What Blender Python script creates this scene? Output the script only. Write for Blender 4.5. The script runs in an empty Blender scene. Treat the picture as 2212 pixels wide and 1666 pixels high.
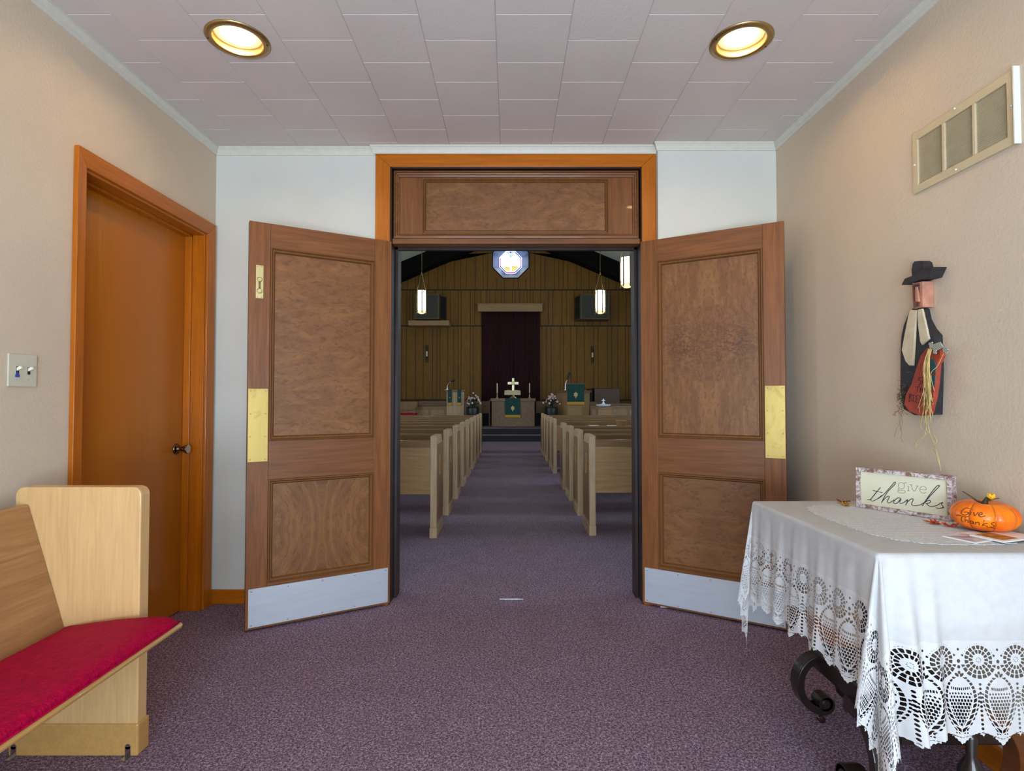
import bpy, bmesh, math, random
import numpy as np
from mathutils import Vector, Matrix

random.seed(7)
SC = bpy.context.scene
COL = SC.collection
PI = math.pi

# ------------------------------------------------------------------ camera
F = 1190.0; CX = 1102.0; HY = 862.0; CAMZ = 1.193
W, H = 2212.0, 1666.0
TILT = math.atan((HY - H/2)/F)
cam_d = bpy.data.cameras.new('camera'); cam = bpy.data.objects.new('camera', cam_d); COL.objects.link(cam)
cam.location = (0, 0, CAMZ); cam.rotation_euler = (PI/2 + TILT, 0, 0)
cam_d.sensor_fit = 'HORIZONTAL'; cam_d.sensor_width = 36; cam_d.lens = F/W*36
cam_d.shift_x = (W/2 - CX)/W; cam_d.clip_start = 0.02; cam_d.clip_end = 100
SC.camera = cam

# ------------------------------------------------------------------ view, world, large lights
SC.view_settings.view_transform = 'Standard'; SC.view_settings.look = 'None'
SC.view_settings.exposure = 1.68; SC.view_settings.gamma = 1.0
SC.view_settings.use_curve_mapping = False
wd = bpy.data.worlds.new('world'); SC.world = wd; wd.use_nodes = True
wd.node_tree.nodes['Background'].inputs[0].default_value = (0.55, 0.68, 0.9, 1)
wd.node_tree.nodes['Background'].inputs[1].default_value = 0.3

CAN_STRENGTH = 88.0
PENDANT_STRENGTH = 4.5
NAVE_WINDOW = 5.0
def area(name, loc, rot, sx, sy, power, col):
    l = bpy.data.lights.new(name, 'AREA'); l.shape = 'RECTANGLE'; l.size = sx; l.size_y = sy
    l.energy = power; l.color = col
    o = bpy.data.objects.new(name, l); COL.objects.link(o); o.location = loc; o.rotation_euler = rot
    return o
# daylight coming through the glazed entry behind the camera
area('entry_daylight', (0.0, -1.72, 1.25), (PI/2, 0, 0), 2.3, 2.1, 33, (0.62, 0.80, 1.0))
# added fill lamp at the entry, tilted up to brighten the ceiling
area('entry_ceiling_fill', (0.0, -1.66, 0.75), (PI/2+0.75, 0, 0), 2.2, 1.2, 37, (0.74, 0.86, 1.0))

# ------------------------------------------------------------------ helpers
def ray(px, py):
    a, c = (px-CX)/F, -(py-H/2)/F
    s, k = math.sin(TILT), math.cos(TILT)
    return Vector((a, k - s*c, s + k*c))
ORG = Vector((0, 0, CAMZ))
def on_y(px, py, Y):
    d = ray(px, py); return ORG + d*(Y/d.y)
def on_x(px, py, X):
    d = ray(px, py); return ORG + d*(X/d.x)
def on_z(px, py, Z):
    d = ray(px, py); return ORG + d*((Z-CAMZ)/d.z)
def on_plane(px, py, p, n):
    d = ray(px, py); return ORG + d*((Vector(p)-ORG).dot(n)/d.dot(n))

def tag(o, label=None, cat=None, group=None, kind=None):
    if label: o['label'] = label
    if cat: o['category'] = cat
    if group: o['group'] = group
    if kind: o['kind'] = kind
    return o

def empty(name, loc, label, cat, group=None, rz=0, kind=None):
    o = bpy.data.objects.new(name, None); COL.objects.link(o)
    o.location = loc; o.rotation_euler = (0, 0, rz); o.empty_display_size = 0.05
    return tag(o, label, cat, group, kind)

class MB:
    def __init__(s): s.bm = bmesh.new()
    def box(s, x0, x1, y0, y1, z0, z1, M=None):
        vs = [s.bm.verts.new(Vector(p) if M is None else M @ Vector(p)) for p in
              [(x0,y0,z0),(x1,y0,z0),(x1,y1,z0),(x0,y1,z0),(x0,y0,z1),(x1,y0,z1),(x1,y1,z1),(x0,y1,z1)]]
        for f in [(0,3,2,1),(4,5,6,7),(0,1,5,4),(1,2,6,5),(2,3,7,6),(3,0,4,7)]:
            s.bm.faces.new([vs[i] for i in f])
        return s
    def loop_prism(s, A, B, cap=True):
        a = [s.bm.verts.new(p) for p in A]; b = [s.bm.verts.new(p) for p in B]; n = len(a)
        for i in range(n):
            s.bm.faces.new([a[i], a[(i+1) % n], b[(i+1) % n], b[i]])
        if cap:
            s.bm.faces.new(a[::-1]); s.bm.faces.new(b)
        return s
    def prism(s, poly, axis, a, b):
        def P(u, v, w):
            return {'x': (w, u, v), 'y': (u, w, v), 'z': (u, v, w)}[axis]
        return s.loop_prism([P(u, v, a) for u, v in poly], [P(u, v, b) for u, v in poly])
    def tube(s, pts, r, seg=8, closed=False, flat=1.0):
        pts = [Vector(p) for p in pts]; n = len(pts); rings = []
        rr = r if isinstance(r, (list, tuple)) else [r]*n
        up = None
        for i, p in enumerate(pts):
            t = (pts[(i+1) % n]-pts[i-1]) if closed else (pts[min(i+1, n-1)]-pts[max(i-1, 0)])
            if t.length < 1e-9: t = Vector((0, 0, 1))
            t.normalize()
            if up is None:
                up = Vector((0, 0, 1)) if abs(t.z) < 0.9 else Vector((0, 1, 0))
            u = (up - t*up.dot(t))
            if u.length < 1e-6: u = t.orthogonal()
            u.normalize(); up = u; v = t.cross(u)
            rings.append([s.bm.verts.new(p + (u*math.cos(2*PI*k/seg) + v*math.sin(2*PI*k/seg)*flat)*rr[i]) for k in range(seg)])
        m = n if closed else n-1
        for i in range(m):
            A, B = rings[i], rings[(i+1) % n]
            for k in range(seg):
                s.bm.faces.new([A[k], A[(k+1) % seg], B[(k+1) % seg], B[k]])
        if not closed:
            s.bm.faces.new(rings[0][::-1]); s.bm.faces.new(rings[-1])
        return s
    def lathe(s, prof, c=(0, 0, 0), seg=24, M=None, caps=True):
        c = Vector(c); rings = []
        for r, z in prof:
            ring = []
            for k in range(seg):
                p = Vector((r*math.cos(2*PI*k/seg), r*math.sin(2*PI*k/seg), z))
                if M is not None: p = M @ p
                ring.append(s.bm.verts.new(p + c))
            rings.append(ring)
        for i in range(len(rings)-1):
            A, B = rings[i], rings[i+1]
            for k in range(seg):
                s.bm.faces.new([A[k], A[(k+1) % seg], B[(k+1) % seg], B[k]])
        if caps:
            s.bm.faces.new(rings[0][::-1]); s.bm.faces.new(rings[-1])
        return s
    def face(s, pts):
        s.bm.faces.new([s.bm.verts.new(p) for p in pts]); return s
    def grid(s, fn, nu, nv, closed_u=False):
        g = [[s.bm.verts.new(fn(i/nu, j/nv)) for j in range(nv+1)] for i in range(nu + (0 if closed_u else 1))]
        for i in range(nu):
            for j in range(nv):
                i2 = (i+1) % len(g)
                s.bm.faces.new([g[i][j], g[i2][j], g[i2][j+1], g[i][j+1]])
        return s
    def build(s, name, mat, parent=None, bevel=0, smooth=False, world=True, fix=True):
        if fix: bmesh.ops.recalc_face_normals(s.bm, faces=s.bm.faces[:])
        me = bpy.data.meshes.new(name); s.bm.to_mesh(me); s.bm.free()
        o = bpy.data.objects.new(name, me); COL.objects.link(o)
        me.materials.append(mat)
        if smooth:
            me.polygons.foreach_set('use_smooth', [True]*len(me.polygons))
        if bevel:
            m = o.modifiers.new('bevel', 'BEVEL'); m.width = bevel; m.segments = 2; m.limit_method = 'ANGLE'; m.angle_limit = 0.6
        if parent:
            o.parent = parent
            if world and parent.type == 'EMPTY':
                o.matrix_parent_inverse = Matrix.Translation(-Vector(parent.location))
        return o

def one(name, mb, mat, label, cat, group=None, kind=None, **k):
    return tag(mb.build(name, mat, None, **k), label, cat, group, kind)
def struct(name, mb, mat, label, cat, **k):
    return one(name, mb, mat, label, cat, kind='structure', **k)

def copy_tree(o, parent=None):
    c = o.copy(); COL.objects.link(c); c.parent = parent
    if parent is not None: c.matrix_parent_inverse = o.matrix_parent_inverse.copy()
    for ch in [x for x in bpy.data.objects if x.parent == o]:
        copy_tree(ch, c)
    return c

# ------------------------------------------------------------------ materials
def srgb(r, g, b):
    f = lambda c: (c/255/12.92) if c/255 <= 0.04045 else ((c/255+0.055)/1.055)**2.4
    return (f(r), f(g), f(b), 1)

class NT:
    def __init__(s, name):
        s.m = bpy.data.materials.new(name); s.m.use_nodes = True
        s.n = s.m.node_tree.nodes; s.l = s.m.node_tree.links
        s.b = s.n['Principled BSDF']; s.out = s.n['Material Output']
    def new(s, t, **kw):
        nd = s.n.new(t)
        for k, v in kw.items(): setattr(nd, k, v)
        return nd
    def link(s, a, b): s.l.new(a, b)
    def coord(s, scale=(1, 1, 1), kind='Object'):
        tc = s.new('ShaderNodeTexCoord'); mp = s.new('ShaderNodeMapping')
        mp.inputs['Scale'].default_value = scale
        s.link(tc.outputs[kind], mp.inputs['Vector']); return mp.outputs[0]
    def noise(s, vec, scale, detail=4, rough=0.55, dist=0):
        n = s.new('ShaderNodeTexNoise'); n.inputs['Scale'].default_value = scale
        n.inputs['Detail'].default_value = detail; n.inputs['Roughness'].default_value = rough
        n.inputs['Distortion'].default_value = dist
        s.link(vec, n.inputs['Vector']); return n.outputs['Fac']
    def ramp(s, fac, stops):
        r = s.new('ShaderNodeValToRGB'); e = r.color_ramp.elements
        e[0].position, e[0].color = stops[0]; e[1].position, e[1].color = stops[-1]
        for p, c in stops[1:-1]:
            x = e.new(p); x.color = c
        s.link(fac, r.inputs[0]); return r.outputs[0]
    def mix(s, fac, a, b, mode='MIX'):
        n = s.new('ShaderNodeMix'); n.data_type = 'RGBA'; n.blend_type = mode
        for sock, v in ((n.inputs[0], fac), (n.inputs[6], a), (n.inputs[7], b)):
            if hasattr(v, 'is_output'): s.link(v, sock)
            else: sock.default_value = v
        return n.outputs[2]
    def math(s, op, a, b=0.0, c=0.0):
        n = s.new('ShaderNodeMath'); n.operation = op
        for sock, v in zip(n.inputs, (a, b, c)):
            if hasattr(v, 'is_output'): s.link(v, sock)
            else: sock.default_value = v
        return n.outputs[0]
    def bump(s, h, strength=0.2, dist=0.01):
        b = s.new('ShaderNodeBump'); b.inputs['Strength'].default_value = strength; b.inputs['Distance'].default_value = dist
        s.link(h, b.inputs['Height']); s.link(b.outputs[0], s.b.inputs['Normal'])
    def set(s, color=None, rough=None, metal=None, spec=None, coat=None):
        for k, v in (('Base Color', color), ('Roughness', rough), ('Metallic', metal), ('Specular IOR Level', spec), ('Coat Weight', coat)):
            if v is None: continue
            if hasattr(v, 'is_output'): s.link(v, s.b.inputs[k])
            else: s.b.inputs[k].default_value = v
        return s

def plain(name, c, rough=0.5, metal=0.0, var=0.06, scale=30, bump=0.0, coat=None, spec=None):
    t = NT(name); v = t.coord()
    n = t.noise(v, scale, 3)
    lo = tuple(x*(1-var*2) for x in c[:3])+(1,); hi = tuple(min(1, x*(1+var*2)) for x in c[:3])+(1,)
    t.set(t.ramp(n, [(0.3, lo), (0.7, hi)]), rough, metal, spec, coat)
    if bump: t.bump(n, bump, 0.004)
    return t.m

def emit(name, c, s):
    t = NT(name); t.set((0, 0, 0, 1), 0.5)
    t.b.inputs['Emission Color'].default_value = c; t.b.inputs['Emission Strength'].default_value = s
    return t.m

def wood(name, c1, c2, axis='z', scale=1.0, rough=0.35, fig=0.5, coat=0.15, var=0.35, c3=None, patch=1.6):
    """grain runs along axis"""
    t = NT(name)
    st = {'x': (0.06, 1, 1), 'y': (1, 0.06, 1), 'z': (1, 1, 0.06)}[axis]
    v = t.coord(tuple(a*scale for a in st))
    v2 = t.coord(tuple((a**0.45)*scale for a in st))
    g = t.noise(v, 70, 5, 0.6, 0.6)
    f = t.noise(v, 9, 3, 0.5, 2.5)
    big = t.noise(v2, patch, 2, 0.5, 0.3)
    base = t.ramp(f, [(0.3, c1), (0.7, c2)])
    mid = tuple((a+b)/2 for a, b in zip(c1, c2))
    col = t.mix(fig, mid, base)
    col = t.mix(t.math('MULTIPLY', t.ramp(g, [(.38, (0, 0, 0, 1)), (.66, (1, 1, 1, 1))]), var), col, tuple(x*0.4 for x in c1[:3])+(1,))
    col = t.mix(t.ramp(big, [(0.35, (0, 0, 0, 1)), (0.68, (1, 1, 1, 1))]), col, c3 or c2) if c3 else col
    t.set(col, rough, 0, .35, coat*.5)
    t.bump(g, 0.04, 0.002)
    return t.m

def burl(name, ca, cb, cd, mode):
    """book matched veneer figure; local coords: x across, z up"""
    t = NT(name); tc = t.new('ShaderNodeTexCoord'); sp = t.new('ShaderNodeSeparateXYZ')
    t.link(tc.outputs['Object'], sp.inputs[0])
    cx, cz = {'quad': (0.377, 0.50), 'crotch': (0.377, 1.50), 'plain': (0.377, 1.4), 'half': (0.377, 0.50), 'transom': (0.03, 2.35)}[mode]
    X = t.math('SUBTRACT', sp.outputs[0], cx); Z = t.math('SUBTRACT', sp.outputs[2], cz)
    ax = t.math('SQRT', t.math('ADD', t.math('MULTIPLY', X, X), 0.0004))
    az = t.math('SQRT', t.math('ADD', t.math('MULTIPLY', Z, Z), 0.0004))
    cb_ = t.new('ShaderNodeCombineXYZ')
    if mode == 'quad':
        # arcs: rings around the outer corners of each quarter
        rx = t.math('SUBTRACT', ax, 0.30); rz = t.math('SUBTRACT', az, 0.05)
        r = t.math('SQRT', t.math('ADD', t.math('MULTIPLY', rx, rx), t.math('MULTIPLY', t.math('MULTIPLY', rz, rz), 0.6)))
        t.link(t.math('MULTIPLY', r, 9), cb_.inputs[0]); t.link(t.math('MULTIPLY', t.math('ARCTAN2', rx, rz), 0.35), cb_.inputs[1])
    elif mode == 'crotch':
        r = t.math('ADD', t.math('MULTIPLY', az, 1.2), t.math('MULTIPLY', ax, 2.6))
        t.link(t.math('MULTIPLY', ax, 9), cb_.inputs[0]); t.link(t.math('MULTIPLY', az, 2.2), cb_.inputs[1]); t.link(r, cb_.inputs[2])
    elif mode == 'transom':
        t.link(t.math('MULTIPLY', X, 2.5), cb_.inputs[0]); t.link(t.math('MULTIPLY', Z, 5), cb_.inputs[1])
    else:
        t.link(t.math('MULTIPLY', ax if mode == 'half' else X, 2.2), cb_.inputs[0]); t.link(t.math('MULTIPLY', Z, 5), cb_.inputs[1])
    n1 = t.noise(cb_.outputs[0], 1.6, 5, 0.62, 1.8)
    n2 = t.noise(cb_.outputs[0], 9, 4, 0.6, 1.2)
    col = t.ramp(n1, [(0.3, ca), (0.52, tuple((a+b)/2 for a, b in zip(ca, cb))), (0.72, cb)])
    streak = t.ramp(n2, [(0.34, (0.5, 0.5, 0.5, 1)), (0.5, (0, 0, 0, 1))])
    col = t.mix(streak, col, cd)
    if mode == 'crotch':
        # darker burl knots in a band at mid height
        bell = t.ramp(t.math('ADD', t.math('MULTIPLY', az, 3.2), t.math('MULTIPLY', t.math('ABSOLUTE', t.math('SUBTRACT', ax, 0.13)), 2.2)), [(0.05, (1, 1, 1, 1)), (0.85, (0, 0, 0, 1))])
        n3 = t.noise(t.coord((1, 1, 1.8)), 26, 4, 0.6, 1.5)
        kn = t.ramp(n3, [(0.42, (0.85, 0.85, 0.85, 1)), (0.58, (0, 0, 0, 1))])
        col = t.mix(t.mix(1.0, kn, bell, 'MULTIPLY'), col, cd)
    t.set(col, 0.42, 0, .35, 0.05); t.bump(n2, 0.03, 0.002)
    return t.m

def carpet():
    t = NT('carpet_pile'); v = t.coord()
    n = t.noise(v, 125, 3, 0.7, 0.6); n2 = t.noise(v, 330, 2, 0.6, 0.0); big = t.noise(v, 5.0, 3, 0.5)
    mx = t.math('ADD', t.math('MULTIPLY', n, 0.6), t.math('MULTIPLY', n2, 0.4))
    c = t.ramp(mx, [(0.39, srgb(64, 50, 68)), (0.5, srgb(120, 99, 119)), (0.6, srgb(198, 174, 186))])
    warm = t.ramp(t.noise(v, 60, 2), [(0.60, (0, 0, 0, 1)), (0.72, (1, 1, 1, 1))])
    c = t.mix(t.math('MULTIPLY', warm, 0.4), c, srgb(138, 104, 96))
    c = t.mix(t.ramp(big, [(0.35, (0, 0, 0, 1)), (0.75, (0.22, 0.22, 0.22, 1))]), c, srgb(104, 76, 90))
    t.set(c, 0.95, 0, 0.15); t.bump(mx, 0.7, 0.006)
    return t.m

def wall_paint(name, c, bump=0.25):
    t = NT(name); v = t.coord()
    n = t.noise(v, 95, 3, 0.55, 0.3); b = t.noise(v, 2.2, 3, 0.5)
    lo = tuple(x*0.96 for x in c[:3])+(1,); hi = tuple(min(1, x*1.04) for x in c[:3])+(1,)
    t.set(t.ramp(b, [(0.3, lo), (0.7, hi)]), 0.62, 0, 0.3); t.bump(n, bump, 0.006)
    return t.m

def brushed(name, c, rough=0.35, axis='x', tarn=None):
    t = NT(name); v = t.coord({'x': (0.1, 1, 1), 'z': (1, 1, 0.1)}[axis]); n = t.noise(v, 60, 4)
    st = t.noise(t.coord((1, 1, .5)), 14, 4, 0.65, 1.0)
    col = t.ramp(n, [(0.3, tuple(x*0.92 for x in c[:3])+(1,)), (0.7, c)])
    if tarn: col = t.mix(t.ramp(st, [(0.52, (0, 0, 0, 1)), (0.66, (0.9, 0.9, 0.9, 1))]), col, tarn)
    t.set(col, rough, 1.0); return t.m

M = {}
M['carpet'] = carpet()
M['wall_tan'] = wall_paint('tan_wall_paint', srgb(206, 189, 166))
M['wall_pale'] = wall_paint('pale_wall_paint', srgb(208, 208, 198), 0.06)
M['ceiling_tile'] = wall_paint('ceiling_tile', srgb(208, 198, 192), 0.12)
M['crown'] = plain('painted_crown', srgb(206, 204, 190), 0.45, var=0.02)
M['orange_wood'] = wood('orange_varnished_pine', srgb(168, 88, 6), srgb(200, 112, 12), 'z', 1, 0.33, 0.6, var=0.3)
M['orange_wood_x'] = wood('orange_varnished_pine_x', srgb(168, 88, 6), srgb(200, 112, 12), 'x', 1, 0.33, 0.6, var=0.3)
M['orange_wood_y'] = wood('orange_varnished_pine_y', srgb(164, 86, 6), srgb(192, 108, 12), 'y', 1, 0.33, 0.6, var=0.3)
M['door_veneer'] = wood('birch_door_veneer', srgb(178, 102, 2), srgb(204, 126, 6), 'z', 0.8, 0.33, 0.6, 0.2, 0.25, c3=srgb(182, 104, 24), patch=2.0)
M['walnut'] = wood('mid_brown_stile', srgb(118, 70, 34), srgb(148, 92, 46), 'z', 1, 0.4, 0.6, 0.15, 0.45)
M['walnut_x'] = wood('mid_brown_rail', srgb(112, 68, 34), srgb(140, 88, 46), 'x', 1, 0.4, 0.6, 0.15, 0.45)
M['mould'] = wood('brown_moulding', srgb(104, 64, 26), srgb(128, 82, 36), 'z', 1, 0.6, 0.3, 0.0, 0.3)
ca, cb, cd = srgb(112, 72, 40), srgb(142, 98, 56), srgb(82, 50, 30)
for k in ('quad', 'crotch', 'plain', 'half', 'transom'):
    M['burl_'+k] = burl('veneer_'+k, ca, cb, cd, k)
M['dark_jamb'] = plain('dark_varnished_jamb', srgb(46, 32, 28), 0.42, 0, 0.15, 12, coat=0.0, spec=.3)
M['brass'] = brushed('worn_brass', (0.46, 0.34, 0.11, 1), 0.45, 'z', tarn=(0.33, 0.24, 0.08, 1))
M['brass_clean'] = brushed('bright_brass', (0.62, 0.54, 0.26, 1), 0.34, 'z')
M['trim_brass'] = brushed('aged_brass_trim', (0.50, 0.36, 0.16, 1), 0.38, 'x')
M['alu'] = brushed('satin_kick_plate', (0.54, 0.58, 0.63, 1), 0.5, 'x')
M['alu'].node_tree.nodes['Principled BSDF'].inputs['Metallic'].default_value = 0.35
M['steel'] = plain('polished_steel', (0.6, 0.6, 0.6, 1), 0.2, 1.0, 0.03)
M['dark_bronze'] = plain('dark_bronze_knob', (0.22, 0.16, 0.13, 1), 0.18, 1.0, 0.05)
M['knob_face'] = plain('satin_knob_face', (0.55, 0.5, 0.42, 1), 0.4, 0.8, 0.03)
M['ivory'] = plain('ivory_plastic', srgb(196, 192, 168), 0.4, 0, 0.01)
M['ivory_tog'] = plain('ivory_toggle', srgb(236, 232, 212), 0.35, 0, 0.01)
M['blue_tape'] = plain('blue_tape', srgb(48, 68, 160), 0.6)
M['black'] = plain('black_paint', srgb(26, 25, 28), 0.55, 0, 0.2)
M['void'] = plain('unlit_slot', srgb(30, 26, 22), 0.9)
M['oak'] = wood('light_oak', srgb(206, 164, 108), srgb(222, 182, 126), 'z', 1.2, 0.38, 0.45, 0.2, 0.22)
M['oak_y'] = wood('light_oak_y', srgb(150, 108, 66), srgb(178, 134, 88), 'y', 1.2, 0.34, 0.8, 0.25, 0.3)
M['oak_edge'] = wood('light_oak_edge', srgb(184, 140, 78), srgb(200, 156, 92), 'y', 1.2, 0.38, 0.4, 0.2, 0.2)
M['pew_wood'] = wood('nave_oak', srgb(160, 124, 84), srgb(182, 144, 100), 'x', 1.0, 0.36, 0.5, 0.3, 0.35)
M['pew_end'] = wood('nave_oak_end', srgb(178, 148, 112), srgb(200, 168, 130), 'z', 1.0, 0.4, 0.5, 0.2, 0.35)
M['pew_dark'] = wood('nave_oak_end_edge', srgb(134, 98, 58), srgb(156, 116, 72), 'z', 1.0, 0.4, 0.5, 0.2, 0.4)

def cushion_mat():
    t = NT('crimson_vinyl'); v = t.coord()
    vo = t.new('ShaderNodeTexVoronoi'); vo.inputs['Scale'].default_value = 130; t.link(v, vo.inputs['Vector'])
    n = t.noise(v, 60, 3)
    t.set(t.ramp(n, [(0.3, srgb(150, 0, 46)), (0.7, srgb(178, 2, 60))]), 0.65, 0, 0.1)
    t.bump(t.math('ADD', vo.outputs['Distance'], t.math('MULTIPLY', n, 0.5)), 0.35, 0.004)
    return t.m
M['cushion'] = cushion_mat()

# =================================================================== STRUCTURE
LW = -1.748                      # left wall face
def RW(y): return 1.552 + (3.17-y)*0.009   # right wall face (very slightly out of square)
CZ = 2.687                       # vestibule ceiling
YB = 3.245                       # wall around the double doors, left part
YR = 3.182                        # the same wall, thicker part to the right
YN = 3.42                        # nave side of that wall
NX = 5.6                         # nave half width
YF = 18.5                        # far wall of the nave
YV = -1.6                        # rear of the vestibule

# floor : vestibule + nave, one carpet
m = MB(); m.box(-1.95, 1.80, YV-0.2, 3.30, -0.1, 0.0); m.box(-NX-.1, NX+.1, 3.303, 18.7, -0.1, 0.0)
struct('floor', m, M['carpet'], 'purple grey speckled carpet running from the entry hall down the church aisle', 'floor')
m = MB(); m.box(-NX, NX, 3.298, 3.305, -0.05, -0.004)
struct('trim_1', m, M['void'], 'dark carpet seam across the double doorway', 'carpet seam')
m = MB(); m.box(-0.062, 0.078, 3.296, 3.312, -0.003, 0.003)
struct('trim_2', m, M['steel'], 'short shiny metal seam strip in the doorway carpet', 'carpet strip')

# left wall with the side door opening
DY0, DY1, DZ = 2.235, 3.14, 2.14
m = MB()
m.box(LW-.14, LW, YV, DY0, 0, CZ+.05); m.box(LW-.14, LW, DY1, YB+.1, 0, CZ+.05); m.box(LW-.14, LW, DY0, DY1, DZ, CZ+.05)
struct('wall_left', m, M['wall_tan'], 'tan textured wall on the left of the entry hall', 'wall')
# right wall
m = MB(); m.loop_prism([(RW(YV), YV, 0), (RW(YR+.1), YR+.1, 0), (RW(YR+.1)+.14, YR+.1, 0), (RW(YV)+.14, YV, 0)],
                       [(RW(YV), YV, CZ+.05), (RW(YR+.1), YR+.1, CZ+.05), (RW(YR+.1)+.14, YR+.1, CZ+.05), (RW(YV)+.14, YV, CZ+.05)])
struct('wall_right', m, M['wall_tan'], 'tan textured wall on the right of the entry hall', 'wall')
# wall around double doors
OX0, OX1, OZ = -0.707, 0.777, 2.575
m = MB()
m.box(LW-.1, OX0, YB, YN, 0, CZ+.05); m.box(OX0, OX1, YB, YN, OZ, CZ+.05); m.box(OX1, 0.861, YB, YN, 0, CZ+.05)
m.box(0.861, 1.72, YR, YN, 0, CZ+.05)
struct('wall_front', m, M['wall_pale'], 'pale grey painted wall around the double doors', 'wall')
# rear wall with a glazed entry
m = MB()
m.box(LW-.1, -1.15, YV-.12, YV, 0, CZ+.05); m.box(1.15, 1.75, YV-.12, YV, 0, CZ+.05); m.box(-1.15, 1.15, YV-.12, YV, 2.3, CZ+.05)
struct('wall_back', m, M['wall_tan'], 'tan wall of the entry hall behind the viewer', 'wall')
m = MB()
for x0, x1 in ((-1.15, -1.08), (-.06, .06), (1.08, 1.15)): m.box(x0, x1, YV-.08, YV-.02, 0, 2.3)
m.box(-1.15, 1.15, YV-.078, YV-.022, 2.22, 2.3); m.box(-1.15, 1.15, YV-.078, YV-.022, 0, 0.12)
struct('door_4', m, M['black'], 'glazed entry doors behind the viewer', 'entry door')

# ceiling tiles (bevelled edges)
m = MB(); PX, PY = 0.2985, 0.305; bv = 0.004; up = 0.004
for k in range(-7, 7):
    x0 = -0.0575 + PX*k; x1 = x0+PX
    off = 0 if k % 2 == 0 else 0.1525
    for j in range(-14, 6):
        y0 = 2.105 + off + PY*j; y1 = y0+PY
        a = [(x0, y0, CZ+up), (x1, y0, CZ+up), (x1, y1, CZ+up), (x0, y1, CZ+up)]
        b = [(x0+bv*.7, y0+bv*.6, CZ), (x1-bv*.7, y0+bv*.6, CZ), (x1-bv*.7, y1-bv*.6, CZ), (x0+bv*.7, y1-bv*.6, CZ)]
        va = [m.bm.verts.new(p) for p in a]; vb = [m.bm.verts.new(p) for p in b]
        m.bm.faces.new(vb[::-1])
        for i in range(4): m.bm.faces.new([va[i], vb[i], vb[(i+1) % 4], va[(i+1) % 4]])
CANS = [(-1.132, 2.256), (0.965, 2.265)]
ceil = struct('ceiling', m, M['ceiling_tile'], 'square white fibre ceiling tiles laid in staggered columns', 'ceiling', fix=False)
# cut the two lamp holes out of the tiles
cutb = MB()
for cx, cy in CANS: cutb.lathe([(0.099, CZ-.05), (0.099, CZ+.05)], (cx, cy, 0), 48)
me = bpy.data.meshes.new('tmp')
bmc = ceil.data
bm = bmesh.new(); bm.from_mesh(bmc)
# subdivide tile faces near lamps finely then drop the ones inside the hole
for cx, cy in CANS:
    for it in range(5):
        fs = [f for f in bm.faces if (Vector(f.calc_center_median()[:2])-Vector((cx, cy))).length < 0.10+math.sqrt(f.calc_area())*0.75]
        es = list({e for f in fs for e in f.edges})
        bmesh.ops.subdivide_edges(bm, edges=es, cuts=1, use_grid_fill=True)
    dead = [f for f in bm.faces if (Vector(f.calc_center_median()[:2])-Vector((cx, cy))).length < 0.105]
    bmesh.ops.delete(bm, geom=dead, context='FACES')
bm.to_mesh(bmc); bm.free(); cutb.bm.free(); bpy.data.meshes.remove(me)
# backing slab above the tiles with square wells over the lamps
m = MB(); z0, z1 = CZ+.0045, CZ+.12
xs = [-1.95, CANS[0][0]-.13, CANS[0][0]+.13, CANS[1][0]-.13, CANS[1][0]+.13, 1.8]
ya, yb = 2.10, 2.42
m.box(xs[0], xs[-1], YV-.12, ya, z0, z1); m.box(xs[0], xs[-1], yb, 3.42, z0, z1)
for i in (0, 2, 4): m.box(xs[i], xs[i+1], ya, yb, z0, z1)
struct('ceiling_backing', m, M['void'], 'dark board above the hall ceiling tiles', 'ceiling')

# crown mouldings : profile (out, down)
CP = [(0, 0.046), (0.006, 0.046), (0.010, 0.036), (0.013, 0.026), (0.020, 0.014), (0.024, 0.010), (0.024, 0), (0, 0)]
def crown(name, path, nrm, label, mats='crown'):
    """path = two ends (x,y) with own mitre direction"""
    m = MB(); A = [Vector((path[0][0]+nrm[0][0]*o, path[0][1]+nrm[0][1]*o, CZ-d)) for o, d in CP]
    B = [Vector((path[1][0]+nrm[1][0]*o, path[1][1]+nrm[1][1]*o, CZ-d)) for o, d in CP]
    m.loop_prism(A, B); return struct(name, m, M[mats], label, 'crown moulding')
crown('trim_3', [(LW, YV), (LW, YB)], [(1, 0), (1, -1)], 'pale crown moulding along the left hall wall')
crown('trim_4', [(LW, YB), (-.80, YB)], [(1, -1), (0, -1)], 'pale crown moulding between the left wall corner and the door casing')
crown('trim_5', [(-.80, YB-.022), (.861, YB-.022)], [(-1, -1), (0, -1)], 'pale crown moulding above the double door casing')
crown('trim_6', [(.861, YR), (RW(YR), YR)], [(-1, -1), (-1, -1)], 'pale crown moulding between the door casing and the right wall')
crown('trim_7', [(RW(YV), YV), (RW(YR), YR)], [(-1, 0), (-1, -1)], 'pale crown moulding along the right hall wall')

# baseboards
m = MB(); m.box(LW, -0.797, YB-.016, YB, 0, 0.082)
struct('baseboard_front', m, M['orange_wood_x'], 'scuffed orange wooden baseboard beside the side door', 'baseboard', bevel=.003)
m = MB(); m.box(0.97, 1.552, YR-.016, YR, 0, 0.082)
struct('baseboard_right', m, M['orange_wood_x'], 'orange wooden baseboard behind the right door leaf', 'baseboard', bevel=.003)

m = MB(); m.loop_prism([(RW(YV)-.016, YV, 0), (RW(YV), YV, 0), (RW(YV), YV, .082), (RW(YV)-.016, YV, .082)], [(RW(YR)-.016, YR, 0), (RW(YR), YR, 0), (RW(YR), YR, .082), (RW(YR)-.016, YR, .082)])
struct('baseboard_side', m, M['orange_wood_y'], 'orange wooden baseboard along the right wall under the table', 'baseboard', bevel=.003)
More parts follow.
